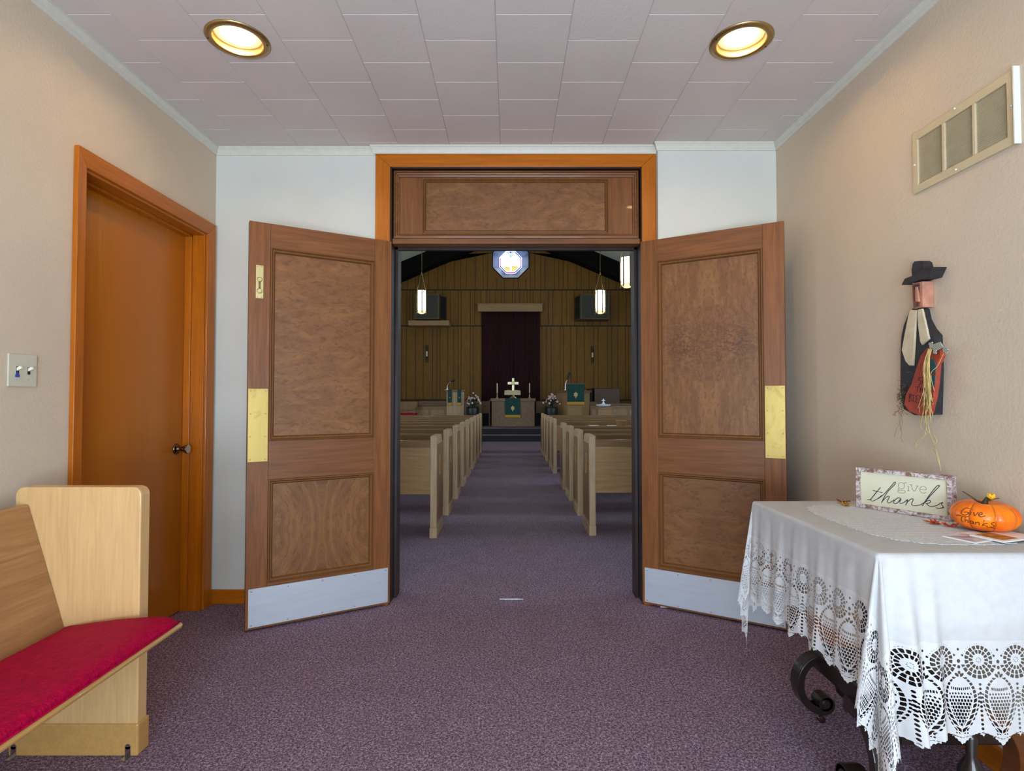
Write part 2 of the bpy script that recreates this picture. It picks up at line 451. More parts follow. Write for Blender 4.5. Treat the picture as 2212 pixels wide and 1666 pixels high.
# side door with casing -------------------------------------------------
d = empty('door_3', (LW-.1, DY0, 0), 'closed flush birch veneer side door in an orange wooden casing', 'door', kind='structure')
m = MB(); m.box(LW-.145, LW-.105, DY0+.012, DY1-.012, 0.008, DZ-.012)
slab = m.build('door_slab', M['door_veneer'], d, bevel=.002)
m = MB()   # jamb
m.box(LW-.15, LW+.004, DY0-.001, DY0+.012, 0, DZ); m.box(LW-.15, LW+.004, DY1-.012, DY1+.001, 0, DZ); 
m.build('jamb', M['orange_wood'], d, bevel=.001)
m = MB(); m.box(LW-.15, LW+.004, DY0+.012, DY1-.012, DZ-.012, DZ+.001); m.build('head_jamb', M['orange_wood_y'], d)
m = MB(); m.box(LW-.104, LW-.066, DY0+.012, DY0+.024, 0, DZ-.012); m.box(LW-.104, LW-.066, DY1-.024, DY1-.012, 0, DZ-.012)
m.box(LW-.104, LW-.066, DY0+.012, DY1-.012, DZ-.024, DZ-.012)
m.build('door_stop', M['orange_wood'], d, bevel=.002)
CW = 0.072; co = .021
m = MB()
m.loop_prism([(LW, DY0, 0), (LW, DY0-CW+.02, 0), (LW, DY0-CW+.02, DZ+CW), (LW, DY0, DZ)], [(LW+co*.75, DY0, 0), (LW+co, DY0-CW+.02, 0), (LW+co, DY0-CW+.02, DZ+CW), (LW+co*.75, DY0, DZ)])
m.build('casing_near', M['orange_wood'], d, bevel=.003)
m = MB(); m.loop_prism([(LW, DY1, 0), (LW, DY1+CW, 0), (LW, DY1+CW, DZ+CW), (LW, DY1, DZ)], [(LW+co*.75, DY1, 0), (LW+co, DY1+CW, 0), (LW+co, DY1+CW, DZ+CW), (LW+co*.75, DY1, DZ)])
m.build('casing_far', M['orange_wood'], d, bevel=.003)
m = MB(); m.loop_prism([(LW, DY0, DZ), (LW, DY1, DZ), (LW, DY1+CW, DZ+CW), (LW, DY0-CW+.02, DZ+CW)], [(LW+co*.75, DY0, DZ), (LW+co*.75, DY1, DZ), (LW+co, DY1+CW, DZ+CW), (LW+co, DY0-CW+.02, DZ+CW)])
m.build('casing_head', M['orange_wood_y'], d, bevel=.003)
RX = Matrix.Rotation(PI/2, 4, 'Y')
m = MB(); kp = (LW-.105, 3.062, 0.915)
m.lathe([(0.030, 0), (0.031, .004), (0.026, .009), (0.012, .012), (0.011, .03), (0.014, .038), (0.022, .055), (0.026, .064), (0.025, .068)], kp, 28, RX)
kn = m.build('door_knob', M['dark_bronze'], slab, smooth=True)
m = MB(); m.lathe([(0.0235, .0682), (0.0235, .0695), (0.02, .0705)], kp, 28, RX)
tag(m.build('knob_face', M['knob_face'], kn, smooth=False), 'flat pale face of the knob')

# light switch ----------------------------------------------------------
sw = empty('light_switch', (LW, 1.968, 1.235), 'ivory double light switch plate with a scrap of blue tape on the left wall', 'light switch')
m = MB(); m.box(LW, LW+.007, 1.910, 2.026, 1.236, 1.352); m.build('cover_plate', M['ivory'], sw, bevel=.0025)
for yy, tp in ((1.945, 1), (1.991, 0)):
    m = MB(); m.box(LW+.006, LW+.0078, yy-.0055, yy+.0055, 1.281, 1.307); m.build('switch_slot', M['void'], sw)
    m = MB(); m.box(-.004, .016, -.0045, .0045, -.005, .005, Matrix.Translation((LW+.007, yy, 1.298)) @ Matrix.Rotation(-.45, 4, 'Y'))
    tag(m.build('toggle', M['ivory_tog'], sw, bevel=.001), 'cream toggle lever')
    for zz in (1.262, 1.326):
        m = MB(); m.lathe([(.003, 0), (.0025, .001)], (LW+.007, yy, zz), 12, RX); m.build('screw', M['steel'], sw)
m = MB(); m.box(LW+.0072, LW+.009, 1.936, 1.952, 1.270, 1.280); m.box(LW+.0072, LW+.0088, 1.941, 1.946, 1.279, 1.289)
tag(m.build('tape', M['blue_tape'], sw), 'torn scrap of blue tape under the first toggle')

# ---------------------------------------------------- double door casing + transom
cs = empty('door_frame', (0.035, YB, 0), 'orange wooden casing with a dark brown panelled transom over the double doors', 'door frame', kind='structure')
cf = YB-.023; cw = .087; CT = 2.647
def casing(name, pts, mat):
    m = MB(); m.loop_prism([(x, YB, z) for x, z in pts], [(x, cf, z) for x, z in pts]); return m.build(name, M[mat], cs, bevel=.003)
xl0, xl1, xr0, xr1 = -.796, -.709, .777, .8605; hz = 2.566
casing('casing_left', [(xl0, 0), (xl1, 0), (xl1, hz), (xl0, CT)], 'orange_wood')
casing('casing_right', [(xr0, 0), (xr1, 0), (xr1, CT), (xr0, hz)], 'orange_wood')
casing('casing_head', [(xl0, CT), (xl1, hz), (xr0, hz), (xr1, CT)], 'orange_wood_x')
JX0, JX1 = -.700, .772
m = MB(); m.box(xl1-.01, JX0, YB-.015, YN+.02, 0, hz+.01); m.box(JX1, xr0+.01, YB-.015, YN+.02, 0, hz+.01); m.box(JX0, JX1, YB-.012, YN+.018, hz-.006, hz+.01)
m.box(JX0, JX0+.018, 3.335, YN+.01, 0, 2.135); m.box(JX1-.018, JX1, 3.335, YN+.01, 0, 2.135)
m.build('jamb', M['dark_jamb'], cs, bevel=.002)
# transom : outer stepped frame, flat field, inner moulding, panel
TY = 3.268
def ring(m, x0, x1, z0, z1, wdt, ys):
    """rectangular moulded ring; ys = list of (inset fraction, y)"""
    P = []
    for fr, y in ys:
        o = wdt*fr; P.append([Vector((x0+o, y, z0+o)), Vector((x1-o, y, z0+o)), Vector((x1-o, y, z1-o)), Vector((x0+o, y, z1-o))])
    vs = [[m.bm.verts.new(p) for p in r] for r in P]
    for i in range(len(vs)-1):
        for k in range(4): m.bm.faces.new([vs[i][k], vs[i][(k+1) % 4], vs[i+1][(k+1) % 4], vs[i+1][k]])
tb = 2.114
tr = empty('transom', (0.035, TY, tb), 'transom', 'x')
del tr['label'], tr['category']; tr.name = 'transom'; tr.parent = cs; tr.matrix_parent_inverse = Matrix.Translation(-Vector(cs.location))
def tpart(mb, name, mat, bevel=0):
    o = mb.build(name, mat, None, bevel=bevel); o.parent = tr; o.matrix_parent_inverse = Matrix.Translation(-Vector((0.035, TY, tb))); return o
m = MB(); m.box(JX0, JX1, TY+.012, TY+.05, tb, hz-.006); tpart(m, 'field_board', M['walnut'])
m = MB(); m.box(JX0, JX1, TY-.020, TY+.012, tb, 2.146); tpart(m, 'bottom_rail', M['walnut_x'], .003)
m = MB(); ring(m, JX0+.004, JX1-.004, 2.146, hz-.008, .036, [(0, TY-.004), (.12, TY-.016), (.35, TY-.018), (.42, TY-.008), (.62, TY-.006), (.70, TY+.0), (.95, TY+.004), (1, TY+.0125)])
tpart(m, 'outer_moulding', M['walnut_x'])
m = MB(); ring(m, -.528, .592, 2.177, 2.515, .025, [(0, TY+.012), (.1, TY-.002), (.35, TY-.003), (.5, TY+.006), (.8, TY+.004), (1, TY+.0125)])
tpart(m, 'panel_moulding', M['mould'])
m = MB(); m.box(-.503, .567, TY+.0085, TY+.012, 2.202, 2.490); tpart(m, 'veneer_panel', M['burl_transom'])
m = MB(); m.box(JX0, JX1, 3.335, 3.36, 2.100, 2.13); m.box(JX0, JX1, 3.318, YN+.01, 2.122, 2.16); m.build('head_stop', M['dark_jamb'], cs, bevel=.002)

# ---------------------------------------------------- door leaves (local: x across left->right, -y towards viewer)
LWD = .757
def leaf(name, origin, ang, label, free_left, low, upp):
    d = empty(name, (origin[0], origin[1], 0), label, 'door', kind='structure')
    Z0, Z1 = .012, 2.118; T = .044
    fs, hs = .102, .096                      # free and hinge stile
    a, b = (fs, hs) if free_left else (hs, fs)
    def part(mb, nm, mat, par=None, bevel=0, smooth=False):
        o = mb.build(nm, mat, None, bevel=bevel, smooth=smooth); o.parent = par or d; return o
    def xx(x0, x1): return (x0, x1) if free_left else (LWD-x1, LWD-x0)
    rails = [(Z0, .235), (.772, .973), (1.992, Z1)]
    m = MB(); m.box(0, a, 0, T, Z0, Z1); part(m, 'stile', M['walnut'], bevel=.0015)
    m = MB(); m.box(LWD-b, LWD, 0, T, Z0, Z1); part(m, 'stile', M['walnut'], bevel=.0015)
    for z0, z1 in rails:
        m = MB(); m.box(a+.0004, LWD-b-.0004, 0.0006, T-.001, z0, z1); part(m, 'rail', M['walnut_x'], bevel=.001)
    for (z0, z1), mat in (((.235, .772), low), ((.973, 1.992), upp)):
        m = MB(); m.box(a, LWD-b, .016, T-.016, z0, z1); pn = part(m, 'panel', M[mat])
        m = MB(); ring(m, a, LWD-b, z0, z1, .026, [(0, .001), (.06, -.006), (.28, -.008), (.42, -.001), (.5, .002), (.75, .003), (.9, .010), (1, .0165)])
        part(m, 'panel_moulding', M['mould'], pn)
    k0, k1 = .014, LWD-.012
    m = MB(); m.box(k0, k1, -.0018, 0.001, .022, .218); kp = part(m, 'kick_plate', M['alu'], bevel=.0005)
    for i in range(5):
        x = k0+.014+(k1-k0-.028)*i/4
        for z in (.034, .206):
            m = MB(); m.lathe([(.0045, 0), (.0035, .0018), (.001, .0024)], (x, -.0018, z), 10, Matrix.Rotation(PI/2, 4, 'X')); part(m, 'screw', M['steel'], kp, smooth=True)
    x0, x1 = xx(.003, .098)
    pz = (.868, 1.246) if free_left else (.885, 1.262)
    m = MB(); m.box(x0, x1, -.0016, .001, *pz); pp = part(m, 'push_plate', M['brass'], bevel=.0006)
    for i in range(4):
        z = pz[0]+.012+(pz[1]-pz[0]-.024)*i/3
        for x in (x0+.012, x1-.012):
            m = MB(); m.lathe([(.0035, 0), (.002, .0012)], (x, -.0016, z), 8, Matrix.Rotation(PI/2, 4, 'X')); part(m, 'screw', M['trim_brass'], pp)
    if free_left:
        m = MB(); m.box(.033, .069, -.002, .001, 1.717, 1.890); fp = part(m, 'flush_bolt', M['brass_clean'], bevel=.0006)
        cz1, cz2 = 1.816, 1.756
        m = MB()
        c1 = [(.051+.0115*math.sin(2*PI*k/20), -.0035, cz1+.0115*math.cos(2*PI*k/20)) for k in range(20)]
        c2 = [(.051+.012*math.sin(2*PI*k/20), -.0035, cz2+.012*math.cos(2*PI*k/20)) for k in range(20)]
        m.tube(c1, .0022, 6, True); m.tube(c2, .0022, 6, True)
        m.tube([(.0465, -.0035, cz1-.010), (.0475, -.0035, cz2+.010)], .0022, 6); m.tube([(.0555, -.0035, cz1-.010), (.0545, -.0035, cz2+.010)], .0022, 6)
        part(m, 'keyhole_ring', M['trim_brass'], fp, smooth=True)
        m = MB(); m.box(.0475, .0545, -.003, -.0015, 1.765, 1.808); part(m, 'slide', M['dark_bronze'], fp)
        for x in (.041, .061):
            for z in (1.724, 1.883):
                m = MB(); m.lathe([(.003, 0), (.002, .001)], (x, -.002, z), 8, Matrix.Rotation(PI/2, 4, 'X')); part(m, 'screw', M['trim_brass'], fp)
    d.rotation_euler = (0, 0, ang)
    return d
leaf('door_1', (-1.350, 2.832), math.atan2(.385, .658), 'left brown panelled door leaf swung open, with brass push plate and flush bolt', True, 'burl_quad', 'burl_plain')
leaf('door_2', (.767, 3.222), -math.atan2(.375, .635), 'right brown panelled door leaf swung open behind the lace covered table', False, 'burl_half', 'burl_crotch')

# ---------------------------------------------------- recessed ceiling lamps
def glow_mat():
    t = NT('lamp_lens'); tc = t.new('ShaderNodeTexCoord'); ln = t.new('ShaderNodeVectorMath'); ln.operation = 'LENGTH'
    mp = t.new('ShaderNodeMapping'); mp.inputs['Scale'].default_value = (1, 1, 0); t.link(tc.outputs['Object'], mp.inputs[0]); t.link(mp.outputs[0], ln.inputs[0])
    r = ln.outputs['Value']
    rings = t.math('MULTIPLY', t.math('ADD', t.math('SINE', t.math('MULTIPLY', r, 900)), 1.0), 0.5)
    fall = t.ramp(t.math('MULTIPLY', r, 10.0), [(0.0, (1, 1, 1, 1)), (0.40, (.50, .50, .50, 1)), (0.58, (.06, .06, .06, 1)), (0.70, (.009, .009, .009, 1)), (0.93, (.004, .004, .004, 1))])
    s = t.math('MULTIPLY', t.math('MULTIPLY', fall, CAN_STRENGTH), t.math('ADD', t.math('MULTIPLY', rings, 0.35), 0.65))
    t.set((0, 0, 0, 1), 0.3); t.b.inputs['Emission Color'].default_value = (1.0, 0.705, 0.325, 1)
    t.link(s, t.b.inputs['Emission Strength']); return t.m
M['lens'] = glow_mat()
for i, (cx, cy) in enumerate(CANS):
    L = ['recessed brass ringed ceiling lamp nearer the left wall and side door', 'recessed brass ringed ceiling lamp nearer the right wall and air vent'][i]
    o = empty('recessed_ceiling_light', (cx, cy, CZ), L, 'ceiling light', 'recessed hall ceiling lamps')
    def lp(mb, nm, mat, **k):
        x = mb.build(nm, mat, None, **k); x.parent = o; return x
    m = MB(); m.lathe([(.096, .004), (.096, -.006), (.100, -.009), (.118, -.008), (.126, -.003), (.126, 0.0), (.104, .003)], (0, 0, 0), 48, caps=False); lp(m, 'trim_ring', M['trim_brass'], smooth=True)
    m = MB(); m.lathe([(.0965, -.004), (.094, .022), (.093, .05)], (0, 0, 0), 48, caps=False); lp(m, 'can', M['trim_brass'], smooth=True)
    m = MB(); m.lathe([(.001, .019), (.092, .019), (.092, .023), (.001, .023)], (0, 0, 0), 48, caps=False); lp(m, 'lens', M['lens'])
    for a_ in (0.2, 0.2+PI):
        m = MB(); m.lathe([(.004, 0), (.003, -.002)], (.115*math.cos(a_), .115*math.sin(a_), -.0075), 8); lp(m, 'screw', M['void'])

# ---------------------------------------------------- wall air vent
M['vent'] = plain('tan_painted_metal', srgb(200, 184, 148), 0.45, 0, 0.02)
M['vent_slat'] = plain('tan_vent_slat', srgb(186, 172, 138), 0.5, 0, 0.03)
M['white_edge'] = plain('white_metal_edge', srgb(226, 230, 218), 0.4, 0, 0.01)
VY0, VY1, VZ0, VZ1 = 1.672, 2.105, 1.98, 2.213
vx = RW(1.9)
ve = empty('air_vent', (vx, 1.89, VZ0), 'tan metal air return grille high on the right wall', 'air vent')
m = MB(); f = .030
x0, x1 = vx-.010, vx+.004
m.box(x0, x1, VY0, VY0+f, VZ0, VZ1); m.box(x0, x1, VY1-f*.85, VY1, VZ0, VZ1)
m.box(x0, x1, VY0+f, VY1-f*.85, VZ0, VZ0+f); m.box(x0, x1, VY0+f, VY1-f*.85, VZ1-f, VZ1)
ia, ib = VY0+f, VY1-f*.85; w3 = (ib-ia-2*.012)/3
for k in (1, 2): m.box(x0, x1, ia+w3*k+.012*(k-1), ia+w3*k+.012*k, VZ0+f, VZ1-f)
m.build('frame', M['vent'], ve, bevel=.0012)
for k in range(3):
    a = ia + (w3+.012)*k; m = MB()
    n = 26
    for j in range(n):
        z = VZ0+f+.002+(VZ1-VZ0-2*f-.004)*j/(n-1)
        m.box(vx-.0065, vx+.0005, a, a+w3, -.0009, .0009, Matrix.Translation((0, 0, z)) @ Matrix.Translation((vx, 0, 0)) @ Matrix.Rotation(.85, 4, 'Y') @ Matrix.Translation((-vx, 0, 0)))
    m.build('louvre_panel', M['vent_slat'], ve)
m = MB(); m.box(vx-.001, vx+.003, ia, ib, VZ0+f, VZ1-f); m.build('duct_back', M['void'], ve)
m = MB(); m.box(vx-.018, vx+.004, VY0-.004, VY0, VZ0-.004, VZ1+.004); tag(m.build('end_flange', M['white_edge'], ve), 'white edge strip')
for y, z in ((VY0+.012, 2.10), (VY1-.012, 2.09), (1.90, VZ1-.006), (1.90, VZ0+.012)):
    m = MB(); m.lathe([(.004, 0), (.0035, .003), (.001, .0045)], (x0, y, z), 10, Matrix.Rotation(-PI/2, 4, 'Y')); m.build('screw', M['white_edge'], ve, smooth=True)

# =================================================================== ENTRY HALL PEW
PY1 = 1.870
pw = empty('wooden_pew', (-1.45, 1.0, 0), 'light oak pew with a crimson padded seat against the left hall wall', 'pew')
def rrect(x0, x1, z0, z1, r, n=6):
    p = [(x0, z0), (x1, z0)]
    for k in range(n+1):
        a = PI/2*k/n; p.append((x1-r+r*math.cos(a), z1-r+r*math.sin(a)))
    for k in range(n+1):
        a = PI/2+PI/2*k/n; p.append((x0+r+r*math.cos(a), z1-r+r*math.sin(a)))
    return p
for yy in (PY1, 0.10):
    m = MB(); m.prism(rrect(-1.672, -1.247, 0.105, .895, .028), 'y', yy, yy+.048)
    ep = m.build('end_panel', M['oak'], pw, bevel=.004)
    m = MB(); m.box(-1.676, -1.243, yy-.003, yy+.058, 0.0, .107); m.build('base_block', M['oak_edge'], ep, bevel=.006)
m = MB(); m.prism([(-1.490, .405), (-1.622, .828), (-1.626, .836), (-1.634, .838), (-1.646, .832), (-1.516, .400)], 'y', .15, PY1-.001)
m.build('backrest', M['oak_y'], pw, bevel=.003)
m = MB(); m.prism([(-1.50, .400), (-1.108, .423), (-1.100, .428), (-1.098, .436), (-1.103, .444), (-1.12, .447), (-1.50, .422)], 'y', .15, PY1-.001)
m.build('seat_board', M['oak_edge'], pw, bevel=.003)
def cush(u, v):
    # u around the section, v along the length
    sec = [(-1.493, .424), (-1.47, .437), (-1.40, .452), (-1.30, .466), (-1.20, .474), (-1.14, .475), (-1.112, .470), (-1.101, .460), (-1.101, .449), (-1.112, .446), (-1.30, .436), (-1.49, .423)]
    i = u*(len(sec)-1); k = min(int(i), len(sec)-2); f = i-k
    x = sec[k][0]*(1-f)+sec[k+1][0]*f; z = sec[k][1]*(1-f)+sec[k+1][1]*f
    y = .15+v*(PY1-.002-.15)
    if k < 8:
        e = min(1, (PY1-.002-y)/.05, (y-.15)/.05); e = math.sqrt(max(0, 1-(1-e)**2))
        z0 = .436 + (x+1.30)*.03
        z = z0 + (z-z0)*(0.35+.65*e)
        # far front corner is rounded off
        if x > -1.16: x -= (1-e)*.02*(x+1.16)/.06
    return (x, y, z)
m = MB(); m.grid(cush, 33, 60)
cu = m.build('seat_cushion', M['cushion'], pw, smooth=True)
m = MB(); m.tube([(-1.1015, .16, .4475), (-1.1015, 1.80, .4475), (-1.106, 1.862, .4475)], .0028, 6); m.build('piping', M['cushion'], cu, smooth=True)
for bx in (-1.274, -1.655):
    m = MB(); m.box(bx-.009, bx+.009, PY1-.0065, PY1-.003, .004, .034); m.box(bx-.009, bx+.009, PY1-.03, PY1-.003, .001, .004)
    m.lathe([(.0088, 0), (.0088, -.0035)], (bx, PY1-.003, .034), 16, Matrix.Rotation(-PI/2, 4, 'X'))
    m.build('floor_bracket', M['steel'], pw)

# =================================================================== TABLE
TZ = .788; TX0, TX1, TY0, TY1 = .972, 1.535, 1.462, 2.192
M['dark_wood'] = wood('dark_carved_mahogany', srgb(26, 20, 18), srgb(46, 34, 28), 'z', 1, 0.28, 0.5, 0.4, 0.3)
M['red_wood'] = wood('reddish_mahogany', srgb(86, 46, 20), srgb(112, 62, 28), 'x', 1, 0.3, 0.5, 0.4, 0.3)
tb_ = empty('side_table', (1.25, 1.83, 0), 'dark antique table with scrolled feet under the white lace cloth by the right wall', 'table')
m = MB(); m.box(TX0+.004, TX1-.004, TY0+.004, TY1-.004, TZ-.022, TZ-.003); m.build('table_top', M['dark_wood'], tb_, bevel=.003)
m = MB(); m.box(TX0+.07, TX1-.05, TY0+.07, TY1-.07, TZ-.11, TZ-.022); m.build('apron', M['dark_wood'], tb_)
m = MB(); m.box(1.20, 1.34, 1.77, 1.91, .20, TZ-.10); m.box(1.12, 1.44, 1.60, 2.08, .20, .27); m.build('pedestal', M['dark_wood'], tb_, bevel=.006)
def scroll(center, w, ang, R=.10, wd=.03, mat='dark_wood', nm='scroll_foot', z0=.0):
    """C scroll in a vertical plane, ang = heading of the foot"""
    c = Vector(center); dx, dy = math.cos(ang), math.sin(ang); side = Vector((-dy, dx, 0))
    pts = []
    for k in range(23):
        a = PI*0.5 + (PI*1.02)*k/22; pts.append((R*math.cos(a)*-1, R*1.12*math.sin(a)))
    # curl at the toe
    ex, ez = pts[-1]
    rc = R*.33
    for k in range(1, 14):
        a = -PI/2 - 0.1 - k*.34; r = rc*(1-k*.035)
        pts.append((ex - 0.0 + r*math.cos(a)*1.0, ez + rc + r*math.sin(a)))
    m = MB(); n = len(pts)
    inner = []; outer = []
    for i, (x, z) in enumerate(pts):
        p0 = pts[max(i-1, 0)]; p1 = pts[min(i+1, n-1)]; tx, tz = p1[0]-p0[0], p1[1]-p0[1]; L = math.hypot(tx, tz) or 1
        nx, nz = -tz/L, tx/L; h = wd*(.5 if i < 23 else .5*(1-(i-22)/18))
        outer.append((x+nx*h, z+nz*h)); inner.append((x-nx*h, z-nz*h))
    def P(x, z, s): return c + Vector((dx*x, dy*x, z)) + side*s
    ra = [[m.bm.verts.new(P(o[0], o[1], -w/2)), m.bm.verts.new(P(o[0], o[1], w/2)), m.bm.verts.new(P(i_[0], i_[1], w/2)), m.bm.verts.new(P(i_[0], i_[1], -w/2))] for o, i_ in zip(outer, inner)]
    for i in range(n-1):
        for k in range(4): m.bm.faces.new([ra[i][k], ra[i][(k+1) % 4], ra[i+1][(k+1) % 4], ra[i+1][k]])
    m.bm.faces.new(ra[0][::-1]); m.bm.faces.new(ra[-1])
    o = m.build(nm, M[mat], tb_, bevel=.003)
    # curl boss and caster
    bz = ez+rc
    Ms = Matrix.Rotation(ang, 4, 'Z') @ Matrix.Rotation(PI/2, 4, 'X')
    b = MB(); b.lathe([(.002, -w*.62), (.012, -w*.60), (R*.20, -w*.5), (R*.30, -w*.5), (R*.30, w*.5), (R*.20, w*.5), (.012, w*.60), (.002, w*.62)], P(ex, bz, 0), 20, Ms); b.build('scroll_boss', M[mat], o, smooth=False)
    cc = P(ex+.004, 0, 0); top = c.z+ez-wd*.4
    b = MB(); b.lathe([(.008, .012), (.006, top)], (cc.x, cc.y, 0), 10); b.build('caster_stem', M['dark_bronze'], o)
    b = MB(); b.lathe([(.004, -.009), (.013, -.007), (.013, .007), (.004, .009)], (cc.x, cc.y, .0135), 16, Ms); b.build('caster_wheel', M['dark_bronze'], o)
    return o
scroll((1.145, 2.06, .148), .055, PI, .085, .026)
scroll((1.018, 1.655, .165), .058, -PI/2, .125, .030)
scroll((1.325, 1.600, .165), .058, 0, .125, .034, 'red_wood')
scroll((1.42, 2.06, .148), .055, 0, .085, .026)
for bx in ((1.14, 1.20, 2.02, 2.10, .205, .27), (1.0, 1.16, 1.63, 1.68, .262, .30), (1.27, 1.33, 1.575, 1.625, .27, .33)):
    m = MB(); m.box(*bx); m.build('foot_block', M['dark_wood'], tb_, bevel=.004)
m = MB(); m.lathe([(.004, .255), (.018, .25), (.034, .225), (.040, .20), (.036, .175), (.018, .155), (.010, .150), (.008, .14), (.015, .128), (.012, .112), (.003, .104)], (1.225, 2.03, -.05), 20)
m.build('drop_finial', M['dark_wood'], tb_, smooth=True)
m = MB(); m.lathe([(.006, .27), (.016, .25), (.012, .20), (.030, .165), (.034, .15), (.026, .135), (.010, .128)], (1.285, 1.560, 0), 20)
m.build('turned_finial', M['dark_wood'], tb_, smooth=True)

# ------------------------------------------------------------------- lace cloth
def cloth_mat(name, lace):
    t = NT(name); v = t.coord()
    n = t.noise(v, 700, 2, 0.5); w = t.noise(v, 40, 2)
    t.set(t.ramp(w, [(0.3, srgb(226, 226, 224)), (0.7, srgb(236, 236, 233))]), 0.85, 0, 0.15)
    t.bump(n, 0.25 if not lace else 0.6, 0.0015)
    tr = t.new('ShaderNodeBsdfTranslucent'); tr.inputs[0].default_value = (.85, .87, .9, 1)
    mx = t.new('ShaderNodeMixShader'); mx.inputs[0].default_value = .28
    t.link(t.b.outputs[0], mx.inputs[1]); t.link(tr.outputs[0], mx.inputs[2]); last = mx
    tp = t.new('ShaderNodeBsdfTransparent'); m2 = t.new('ShaderNodeMixShader')
    if lace:
        at = t.new('ShaderNodeAttribute'); at.attribute_name = 'solid'
        t.link(t.math('GREATER_THAN', at.outputs['Fac'], 0.0), m2.inputs[0])
        t.link(tp.outputs[0], m2.inputs[1]); t.link(mx.outputs[0], m2.inputs[2]); last = m2
    else:
        m2.inputs[0].default_value = .12
        t.link(mx.outputs[0], m2.inputs[1]); t.link(tp.outputs[0], m2.inputs[2]); last = m2
    t.link(last.outputs[0], t.out.inputs[0]); return t.m
M['cloth'] = cloth_mat('white_cotton', False); M['lace'] = cloth_mat('white_crochet_lace', True)
def table_lace_mat():
    t = NT('white_lace_centre'); v = t.coord()
    vo = t.new('ShaderNodeTexVoronoi'); vo.inputs['Scale'].default_value = 170; t.link(v, vo.inputs['Vector'])
    wv = t.new('ShaderNodeTexWave'); wv.bands_direction = 'Y'; wv.inputs['Scale'].default_value = 26; wv.inputs['Distortion'].default_value = 2.0; t.link(v, wv.inputs['Vector'])
    n = t.noise(v, 160, 3)
    h = t.math('ADD', vo.outputs['Distance'], t.math('MULTIPLY', wv.outputs[0], .6))
    t.set(t.ramp(t.math('ADD', t.math('MULTIPLY', n, .6), t.math('MULTIPLY', wv.outputs[0], .4)), [(0.28, srgb(188, 190, 192)), (0.55, srgb(228, 229, 228))]), 0.9, 0, 0.1)
    t.bump(h, .9, .004); return t.m
M['top_lace'] = table_lace_mat()

LW_, PER, LA, LB = .262, .0985, .400, .488
def solid(u, v):
    """signed distance like pattern, v = distance below the top of the lace"""
    v = v*.25/LW_; s = np.full(u.shape, .01)
    wrap = lambda x, p: (x + p/2) % p - p/2
    uu = wrap(u, PER); rr = wrap(u+PER/2, PER)
    def hole(h):
        nonlocal s
        s = np.minimum(s, -h)
    rho = np.hypot(rr, v-.046); th = np.arctan2(v-.046, rr)
    def ringh(r0, r1, N, bar, off=0., lim=None):
        a = wrap(th+off, 2*PI/N)
        h = np.minimum(np.minimum(rho-r0, r1-rho), (PI/N-np.abs(a))*rho-bar/2)
        if lim is not None: h = np.minimum(h, lim)
        hole(h)
    ringh(.0145, .0235, 14, .0026); ringh(.0255, .0345, 18, .0030, .17)
    ringh(.0365, .0450, 20, .0030, 0, v-.058)
    a = wrap(th, 2*PI/8); hole(.0013-np.hypot(rho-.0055, a*.0055)); hole(.001-rho)
    t = np.clip((v-.088)/.124, 1e-4, 1-1e-4); w = .031*np.sin(PI*t**.72)**.8
    inb = np.minimum(v-.080, .222-v)
    sl = v + np.abs(uu)*.55
    hole(np.minimum(np.minimum(np.minimum(np.abs(uu)-w-.0012, w+.0088-np.abs(uu)), .0040-np.abs(wrap(sl, .0108))), inb))
    sl2 = v + np.abs(uu)*.55 + .004
    hole(np.minimum(np.minimum(np.minimum(np.abs(uu)-w-.0112, w+.0150-np.abs(uu)), .0028-np.abs(wrap(sl2, .0086))), np.minimum(v-.125, .222-v))*1.0)
    # pineapple net
    hole(np.minimum(np.minimum(.0009-np.abs(wrap(uu, .0031)), .0036-np.abs(v-.1165-(-uu*uu*6)) ), w-.003-np.abs(uu)))
    row = np.floor(v/.0082); du = wrap(uu+(row % 2)*.0037, .0074); dv = wrap(v+.0041, .0082)
    hole(np.minimum(np.minimum(.0027-np.maximum(np.abs(du), np.abs(dv)*.85)-np.clip((.15-v)*.03, 0, .001), w-.0025-np.abs(uu)), v-.1235))
    # holes between rosettes
    for vc, r in ((.022, .0030), (.050, .0042), (.064, .0038), (.077, .0034)): hole(r-np.hypot(uu, (v-vc)*.9))
    for s_ in (-1, 1):
        for uc, vc, r in ((.010, .036, .0028), (.0085, .081, .0028), (.016, .090, .0026)): hole(r-np.hypot(uu-s_*uc, v-vc))
    # ladder below the rosettes
    hole(np.minimum(.0036-np.hypot(rr, wrap(v, .0104)*1.1), np.minimum(v-.098, .215-v)))
    # small stitches near the hem
    d1 = v-(.232-np.abs(uu)*.30); hole(np.minimum(.0010-np.abs(d1), .0030-np.abs(wrap(uu+.0037, .0075)))*1.0)
    vb = .2495-np.abs(np.sin(np.clip(np.abs(uu)/PER*2, 0, 1)*PI/2))*.030 + np.clip(.008-np.abs(rr)*.8, 0, .008) - .0035*np.abs(np.sin(PI*u/.0075))
    s = np.minimum(s, vb-v)
    # top scallop fringe : tiny eyelets
    hole(.0012-np.hypot(wrap(th*.040, .0065), rho-.0385)-np.where(v < .040, 0, 1))
    return s

